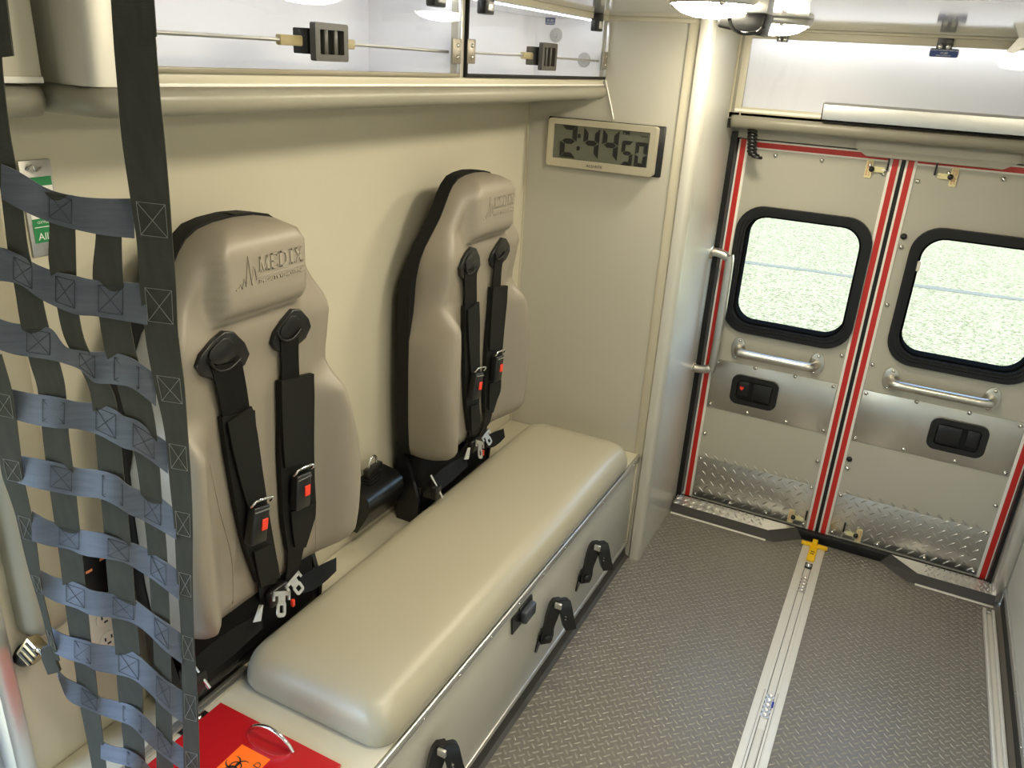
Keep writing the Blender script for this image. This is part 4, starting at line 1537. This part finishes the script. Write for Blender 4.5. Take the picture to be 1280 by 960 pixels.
# ceiling camera with wires
cm_ = empty('ceiling_camera', (-.40, 2.05, ZC), 'small black camera box with looped cable under the ceiling lights', 'camera')
c = onz((932, 26), 1.846)
bm = bmesh.new()
box(bm, (-.048, -.03, -.022), (.044, .05, .022), .006, 2, Matrix.Translation(c) @ Matrix.Rotation(.15, 4, 'Y'))
obj('body', bm, BLACK, cm_, 50)
obj('mount', bx((c.x + .0, c.y - .05, c.z + .012), (c.x + .05, c.y + .01, ZC), .003), ALU, cm_)
lp = [onz(p, z) for p, z in (((912, 24), 1.838), ((915, 34), 1.828), ((923, 40), 1.822), ((935, 42), 1.820), ((947, 40), 1.824), ((954, 34), 1.832))]
obj('cable_loop', tube(bmesh.new(), catmull(lp, 4), .0035, 8), BLACK, cm_, 60)

# coiled cord under rear cabinet
pp = []
p0 = ony((941, 160), 2.995)
for k in range(90):
    t = k / 89
    c = ony((941, 160), 2.995).lerp(ony((940, 192), 2.995), min(1, t * 1.25))
    if t > .8:
        c = ony((940, 192), 2.995).lerp(ony((947, 197), 2.985), (t - .8) / .2)
    a = t * 2 * PI * 9
    pp.append(c + V((math.cos(a) * .013, math.sin(a) * .013, 0)))
obj('coiled_cord', tube(bmesh.new(), pp, .0058, 6), BLACK, None, 60, None, 'short black coiled cord hanging under the rear cabinet', 'cord')

# ================================================================ stretcher track on floor
tk = empty('stretcher_track', (-.073, 1.9, 0), 'long pale aluminium stretcher track down the middle of the floor', 'track')
TX0, TX1 = -.1155, -.0305
TC = (TX0 + TX1) / 2
obj('base_plate', bx((TX0, -.5, 0), (TX1, 3.02, .004), .001), TRACKM, tk)
obj('side_rib', bx((TX0 + .020, -.5, .004), (TX0 + .030, 2.89, .0065), .001), TRACKM, tk)
obj('side_rib', bx((TX1 - .030, -.5, .004), (TX1 - .020, 2.89, .0065), .001), TRACKM, tk)
for s in (-1, 1):
    obj('groove', bx((TC + s * .0115 - .0010, -.5, .0035), (TC + s * .0115 + .0010, 2.86, .0046)), DARKR, tk)
    obj('groove', bx((TC + s * .0195 - .0006, -.5, .0035), (TC + s * .0195 + .0006, 2.10, .0070)), DARKR, tk)
obj('slide_bar', bx((TC - .009, -.5, .004), (TC + .009, 1.93, .0075), .001), TRACKM, tk)
for y0 in (1.985, 2.68):                      # scalloped locking holes
    for k in range(5):
        y = y0 + k * .022 + .004
        bm = bmesh.new()
        lathe(bm, [(.0125, .0042), (.0125, .0066), (.009, .0070), (.007, .0050), (0, .0048)], 14, Matrix.Translation((TC, y, 0)))
        obj('lock_ring', bm, ALU, tk, 50)
rl = obj('roller', lathe(bmesh.new(), [(.001, .002), (.010, .005), (.011, .012), (.006, .018), (0, .020)], 16, Matrix.Translation((TC, 2.862, 0))), CHROME, tk, 50)
obj('roller_seat', bx((TC - .014, 2.845, .003), (TC + .014, 2.885, .008), .002), BLACK, tk)
bp_ = obj('blue_pin', bx((TC + .010, 2.03, .006), (TC + .016, 2.055, .010), .001), mat('blue_plastic', (.01, .02, .3), .4), tk)
ys = empty('track_stop', (TC, 2.98, 0), 'yellow plastic T-shaped stop at the end of the stretcher track', 'stop')
obj('crossbar', bx((TC - .050, 3.012, .004), (TC + .050, 3.028, .018), .003), YELLOW, ys)
sb = obj('stem', bx((TC - .015, 2.90, .0045), (TC + .015, 3.013, .013), .003), YELLOW, ys)
obj('upright', bx((TC - .010, 3.01, .01), (TC + .010, 3.032, .034), .003), YELLOW, ys)
for y in (2.945, 2.962):
    obj('slot', bx((TC - .007, y, .0128), (TC + .007, y + .006, .0136)), INK, sb)
# side floor rail
fr_ = empty('floor_rail', (.543, 2.0, 0), 'narrow aluminium floor rail along the right wall', 'rail')
obj('base', bx((.524, .3, 0), (.562, 2.925, .004), .001), TRACKM, fr_)
for x in (.524, .552):
    obj('lip', bx((x, .3, .004), (x + .010, 2.925, .016), .002), TRACKM, fr_)
obj('end_screw', tube(bmesh.new(), [V((.543, 2.91, .004)), V((.543, 2.91, .010))], .006, 10), SCREW, fr_)

# ================================================================ fittings on the left wall seen through the net
ox = empty('oxygen_plate', (XL, .80, 1.48), 'steel wall plate with green and white lettered label behind the net', 'wall plate')
p0, p1 = onx((20, 201), XL), onx((62, 318), XL)
q0, q1 = p0.y, onx((58, 201), XL).y + .004
obj('plate', bx((XL, q0, p1.z), (XL + .004, q1, p0.z), .001), PLATE, ox)
obj('label', bx((XL + .004, q0 + .006, p1.z + .022), (XL + .0046, q1 - .004, p0.z - .026)), WHITET, ox)
obj('green_band', bx((XL + .0045, q0 + .006, p0.z - .040), (XL + .005, q1 - .004, p0.z - .026)), GREEN, ox)
obj('green_band', bx((XL + .0045, q0 + .006, p1.z + .022), (XL + .005, q1 - .004, p1.z + .060)), GREEN, ox)
obj('lettering', text_bm('Allied', .016, frame_m((XL + .0052, (q0 + q1) / 2 + .004, p1.z + .031), (0, 1, 0), (0, 0, 1)), .0002), WHITET, ox, 0)
obj('rule', bx((XL + .005, q0 + .008, p1.z + .046), (XL + .0053, q1 - .006, p1.z + .0472)), WHITET, ox)
obj('lettering', text_bm('OXYGEN', .006, frame_m((XL + .0052, (q0 + q1) / 2, p1.z + .054), (0, 1, 0), (0, 0, 1)), .0002), WHITET, ox, 0)
obj('spring_clip', tube(bmesh.new(), catmull([V((XL + .006, q0 + .01, p0.z - .014)), V((XL + .012, q0 + .016, p0.z - .006)), V((XL + .012, q0 + .020, p0.z - .016)), V((XL + .006, q0 + .034, p0.z - .012))], 4), .0016, 6), CHROME, ox, 60)

ot = empty('power_outlet', (XL, .79, .66), 'ivory double power outlet on the wall behind the net', 'outlet')
p0, p1 = onx((116, 762), XL), onx((143, 808), XL)
oy0, oy1, oz0, oz1 = p0.y - .03, p1.y + .006, p1.z - .004, p0.z + .008
obj('cover_plate', bx((XL, oy0, oz0), (XL + .006, oy1, oz1), .002), IVORY, ot)
for f in (.30, .72):
    c = V((XL + .006, (oy0 + oy1) / 2 + .012, oz0 + (oz1 - oz0) * f))
    q = V((1, 0, 0)).to_track_quat('Z', 'Y').to_matrix().to_4x4()
    rc_ = obj('receptacle', lathe(bmesh.new(), [(.018, 0), (.018, .003), (.016, .004), (0, .004)], 20, Matrix.Translation(c) @ q), IVORY, ot, 50)
    for dy, dz, w_, h_ in ((-.007, .004, .0016, .008), (.007, .004, .0016, .008), (0, -.008, .004, .004)):
        obj('slot', bx(c + V((.0035, dy - w_, dz - h_ / 2)), c + V((.0045, dy + w_, dz + h_ / 2))), INK, rc_)
bk_ = empty('switch_box', (XL, .79, .80), 'black switch box with two orange marks above the outlet', 'switch')
p0, p1 = onx((72, 690), XL), onx((133, 745), XL)
obj('body', bx((XL, .70, .755), (XL + .022, .815, .855), .006), BLACK, bk_)
for dy in (.760, .790):
    obj('indicator', bx((XL + .021, dy, .822 + (dy - .76) * .35), (XL + .0225, dy + .013, .827 + (dy - .76) * .35)), mat('orange_mark', (.85, .30, .12), .5), bk_)
# vertical upholstered pad beside the side door
bm = bmesh.new()
W, H = .095, .92
rows = []
for ins, d_ in ((.0, 0), (.0005, .010), (.003, .020), (.009, .031), (.02, .038), (.034, .042), (.0455, .043)):
    rows.append([bm.verts.new(V((XL + d_, .682 + a, 1.205 + e_))) for a, e_ in rrect(W - 2 * ins, H - 2 * ins, min(max(.008, .040 - ins * .7), W / 2 - ins - .0005), 6)])
for a, bb in zip(rows, rows[1:]):
    n = len(a)
    for k in range(n):
        bm.faces.new((a[k], a[(k + 1) % n], bb[(k + 1) % n], bb[k]))
bm.faces.new(rows[-1])
obj('wall_pad', bm, CUSH, None, 60, None, 'tall beige upholstered pad on the wall beside the side door opening', 'pad')

# ================================================================ cargo net
net = empty('cargo_net', (-.95, .70, ZB + .3), 'webbing safety net of dark vertical and blue daylight-tinted horizontal straps', 'net')
NN = V((-.479, 1, .149)).normalized()
NQ = V((-1.15, .443, 1.9))


def npx(p, off=0.0):
    """photo pixel on the net plane, off metres toward the camera side"""
    return onpl(p, NQ - NN * off, NN)


TH = .0016
# vertical straps: (left x, right x, y) in photo pixels
VS = {
    0: [(-24, 2, 440), (-12, 16, 490), (-4, 23, 540), (2, 29, 590), (12, 35, 620), (20, 40, 645), (28, 46, 680), (36, 50, 712), (46, 55, 745), (53, 61, 770), (60, 68, 800), (68, 75, 825)],
    1: [(-30, 2, 60), (-26, 4, 90), (-14, 12, 160), (-3, 22, 215), (2, 27, 245), (10, 36, 312), (19, 51, 362), (26, 61, 405), (38, 76, 455), (47, 82, 485), (53, 86, 540), (60, 93, 595), (68, 99, 650), (75, 104, 700), (81, 109, 750), (88, 114, 800), (94, 119, 835), (100, 124, 880), (110, 130, 930), (116, 134, 965)],
    2: [(56, 92, 240), (62, 94, 280), (61, 95, 325), (70, 97, 375), (80, 105, 420), (98, 122, 455), (113, 143, 490), (119, 150, 540), (124, 156, 600), (129, 161, 650), (133, 166, 705), (138, 170, 760), (144, 175, 810), (147, 178, 860), (153, 180, 915), (157, 182, 965)],
    3: [(118, 153, 262), (120, 152, 295), (116, 154, 345), (124, 162, 395), (132, 171, 440), (146, 184, 480), (158, 194, 525), (170, 199, 575), (178, 203, 630), (184, 208, 680), (188, 211, 740), (191, 213, 790), (193, 214, 840), (195, 215, 900), (196, 217, 965)],
    4: [(136, 191, -30), (140, 192, 0), (142, 195, 48), (147, 200, 110), (152, 206, 170), (162, 212, 240), (171, 216, 300), (174, 220, 350), (180, 222, 405), (185, 226, 440), (193, 231, 480), (206, 235, 540), (212, 239, 600), (218, 241, 660), (221, 241, 720), (225, 242, 770), (227, 244, 820), (228, 247, 870), (229, 249, 920), (230, 250, 968)],
}
# horizontal straps: (x, top y, bottom y)
HS = [
    [(2, 205, 248), (26, 216, 262), (60, 236, 277), (95, 245, 287), (130, 248, 294), (168, 248, 298)],
    [(-25, 310, 352), (0, 309, 351), (25, 319, 356), (45, 330, 370), (65, 338, 381), (95, 345, 393), (118, 350, 395), (150, 352, 400), (184, 356, 406)],
    [(-3, 398, 436), (18, 404, 443), (45, 406, 447), (65, 412, 450), (82, 433, 455), (100, 438, 462), (118, 440, 478), (140, 440, 480), (165, 448, 485), (195, 468, 508)],
    [(12, 486, 522), (40, 492, 530), (70, 496, 535), (95, 502, 536), (120, 504, 542), (140, 510, 552), (155, 520, 560), (172, 526, 565), (190, 540, 577), (210, 553, 592)],
    [(22, 569, 603), (45, 573, 610), (75, 579, 616), (98, 585, 620), (125, 588, 623), (145, 594, 632), (160, 606, 642), (178, 614, 650), (200, 622, 662), (220, 638, 674)],
    [(40, 639, 676), (60, 650, 682), (85, 658, 686), (105, 663, 694), (130, 667, 698), (155, 676, 703), (175, 682, 714), (195, 694, 727), (224, 714, 750)],
    [(51, 713, 742), (70, 722, 752), (95, 728, 760), (115, 738, 769), (140, 742, 772), (165, 748, 778), (185, 762, 792), (205, 776, 812), (228, 793, 830)],
    [(60, 781, 810), (80, 793, 822), (105, 800, 830), (120, 805, 838), (140, 808, 842), (165, 814, 848), (185, 830, 864), (205, 848, 885), (231, 866, 905)],
    [(72, 836, 845), (84, 848, 873), (105, 858, 885), (125, 871, 893), (145, 876, 900), (165, 882, 908), (180, 894, 924), (200, 914, 942), (233, 938, 966)],
    [(126, 926, 948), (142, 933, 953), (158, 936, 957), (175, 946, 964), (190, 962, 985)],
]
OFFV = {0: .005, 4: .006, 1: -.004, 2: -.004, 3: -.004}
hcr = [[None] * 10 for _ in range(5)]


def hx_at(hs, x):
    for (x0, t0, b0), (x1, t1, b1) in zip(hs, hs[1:]):
        if x0 <= x <= x1:
            f = (x - x0) / (x1 - x0)
            return t0 + (t1 - t0) * f, b0 + (b1 - b0) * f
    return None


def vx_at(vs, y):
    for (a0, b0, y0), (a1, b1, y1) in zip(vs, vs[1:]):
        if y0 <= y <= y1:
            f = (y - y0) / (y1 - y0)
            return a0 + (a1 - a0) * f, b0 + (b1 - b0) * f
    return None


def xbox(bm, corners, r):
    a, b_, c, d = corners
    for p, q in ((a, b_), (b_, c), (c, d), (d, a), (a, c), (b_, d)):
        tube(bm, [p, q], r, 4, False)


for k, vs in VS.items():
    c = catmull(vs, 4)
    off = OFFV[k]
    A = [npx((a, y), off) for a, bq, y in c]
    B = [npx((bq, y + .12 * (bq - a)), off) for a, bq, y in c]
    sv = obj('vertical_strap', strip(bmesh.new(), A, B, TH, (0, -1, 0)), WEBD, net, 60)
    if k in (0, 4):
        n = 0
        for hs in HS:
            hx = hx_at(hs, hs[-1][0] - 4) if k == 4 else hx_at(hs, hs[0][0] + 3)
            if not hx:
                continue
            t_, b_ = hx
            va, vb = vx_at(vs, t_ + 3), vx_at(vs, b_ - 2)
            if not va or not vb:
                continue
            n += 1
            w0 = (va[1] - va[0]) * .13
            w1 = (vb[1] - vb[0]) * .13
            bm = bmesh.new()
            xbox(bm, [npx((va[0] + w0, t_ + 4), off + .0014), npx((va[1] - w0, t_ + 8), off + .0014), npx((vb[1] - w1, b_), off + .0014), npx((vb[0] + w1, b_ - 4), off + .0014)], .00042)
            obj('stitch_box', bm, THREAD, sv, 0)
# folded ends at the top of the two hanging straps
obj('strap_fold', strip(bmesh.new(), [npx((a, y), .009) for a, y in ((135, -30), (139, 0), (142, 46))], [npx((a, y), .009) for a, y in ((191, -26), (193, 4), (196, 46))], .002, (0, -1, 0)), WEBD, net, 60)
obj('strap_fold', strip(bmesh.new(), [npx((a, y), .009) for a, y in ((-40, -40), (-32, 20), (-28, 75))], [npx((a, y), .009) for a, y in ((4, -40), (11, 20), (17, 70))], .003, (0, -1, 0)), WEBD, net, 60)
# horizontal straps, tilted so that the lower edge stands toward the camera
rnd = random.Random(3)
for i, hs in enumerate(HS):
    c = catmull(hs, 5)
    A, B = [], []
    for (x, t_, b_) in c:
        wob = .004 * math.sin(x * .07 + i)
        A.append(npx((x, t_), -.003 + wob))
        B.append(npx((x, b_), .008 + wob))
    sh_ = obj('horizontal_strap', strip(bmesh.new(), A, B, TH, (0, -1, 0)), WEBB, net, 60)
    n = 0
    for k in (1, 2, 3):
        ym = hs[len(hs) // 2][1]
        for it in range(4):
            v = vx_at(VS[k], ym + 14)
            if not v:
                break
            xm = (v[0] + v[1]) / 2
            h_ = hx_at(hs, xm)
            if not h_:
                v = None
                break
            ym = h_[0]
        if not v or not h_:
            continue
        xm = (v[0] + v[1]) / 2
        wq = (v[1] - v[0]) * .40
        l, r_ = hx_at(hs, xm - wq), hx_at(hs, xm + wq)
        if not l or not r_:
            continue
        n += 1
        def hp(x, tb, f):
            wob = .004 * math.sin(x * .07 + i)
            y = tb[0] + (tb[1] - tb[0]) * f
            return npx((x, y), -.003 + .011 * f + wob + .0015)
        bm = bmesh.new()
        xbox(bm, [hp(xm - wq, l, .14), hp(xm + wq, r_, .14), hp(xm + wq, r_, .86), hp(xm - wq, l, .86)], .00040)
        obj('stitch_box', bm, THREADD, sh_, 0)

# hook that ties the net to the wall pad
nh = empty('net_hook', (XL, .655, .69), 'black and gold snap hook tying the net to the side wall', 'hook')
a0 = onx((30, 822), XL)
q = V((1, 0, 0)).to_track_quat('Z', 'Y').to_matrix().to_4x4()
c = onx((32, 815), XL)
obj('anchor_cup', lathe(bmesh.new(), [(.024, 0), (.024, .012), (.018, .022), (0, .024)], 20, Matrix.Translation(c + V((.0, 0, 0))) @ Matrix.Diagonal((1, 1, .9, 1)) @ q), BLACK, nh, 50)
c2 = onx((40, 812), XL + .045)
e_ = npx((50, 815), .0)
bm = bmesh.new()
rm = Matrix.Translation(c2) @ Matrix.Rotation(.5, 4, 'Y') @ Matrix.Rotation(-.35, 4, 'X')
box(bm, (-.016, -.011, -.020), (.018, .013, .020), .003, 2, rm)
bd = obj('hook_body', bm, mat('gold_plate', (.52, .42, .25), .28, metal=.9, noise=.3, nscale=200), nh, 40)
for dz in (-.012, 0, .012):
    obj('rib', box(bmesh.new(), (-.010, -.013, dz - .002), (.020, -.010, dz + .002), 0, 1, rm), BLACK, bd)
g0 = [onx((44, 812), XL + .08), npx((48, 812), 0), npx((53, 818), 0), npx((56, 826), 0)]
obj('hook_arm', tube(bmesh.new(), catmull([c2, c2.lerp(g0[1], .5), g0[1], g0[2], g0[3]], 4), .003, 8), CHROME, nh, 60)
st = [(52, 64, 806), (53, 68, 818), (57, 72, 828), (61, 76, 838)]
obj('hook_webbing', strip(bmesh.new(), [npx((a, y + 4), .003) for a, b_, y in st], [npx((b_, y), .003) for a, b_, y in st], .006, (0, -1, 0)), WEBD, nh, 60)

# ================================================================ daylight portals (side door, rear windows)
portal('side_door_daylight', (XL - .07, (DO0 + DO1) / 2, DOT / 2), DO1 - DO0, DOT, (1, 0, 0))
for x in (-.355, .242):
    portal('rear_window_daylight', (x, YD + .06, 1.053), .38, .38, (0, -1, 0))
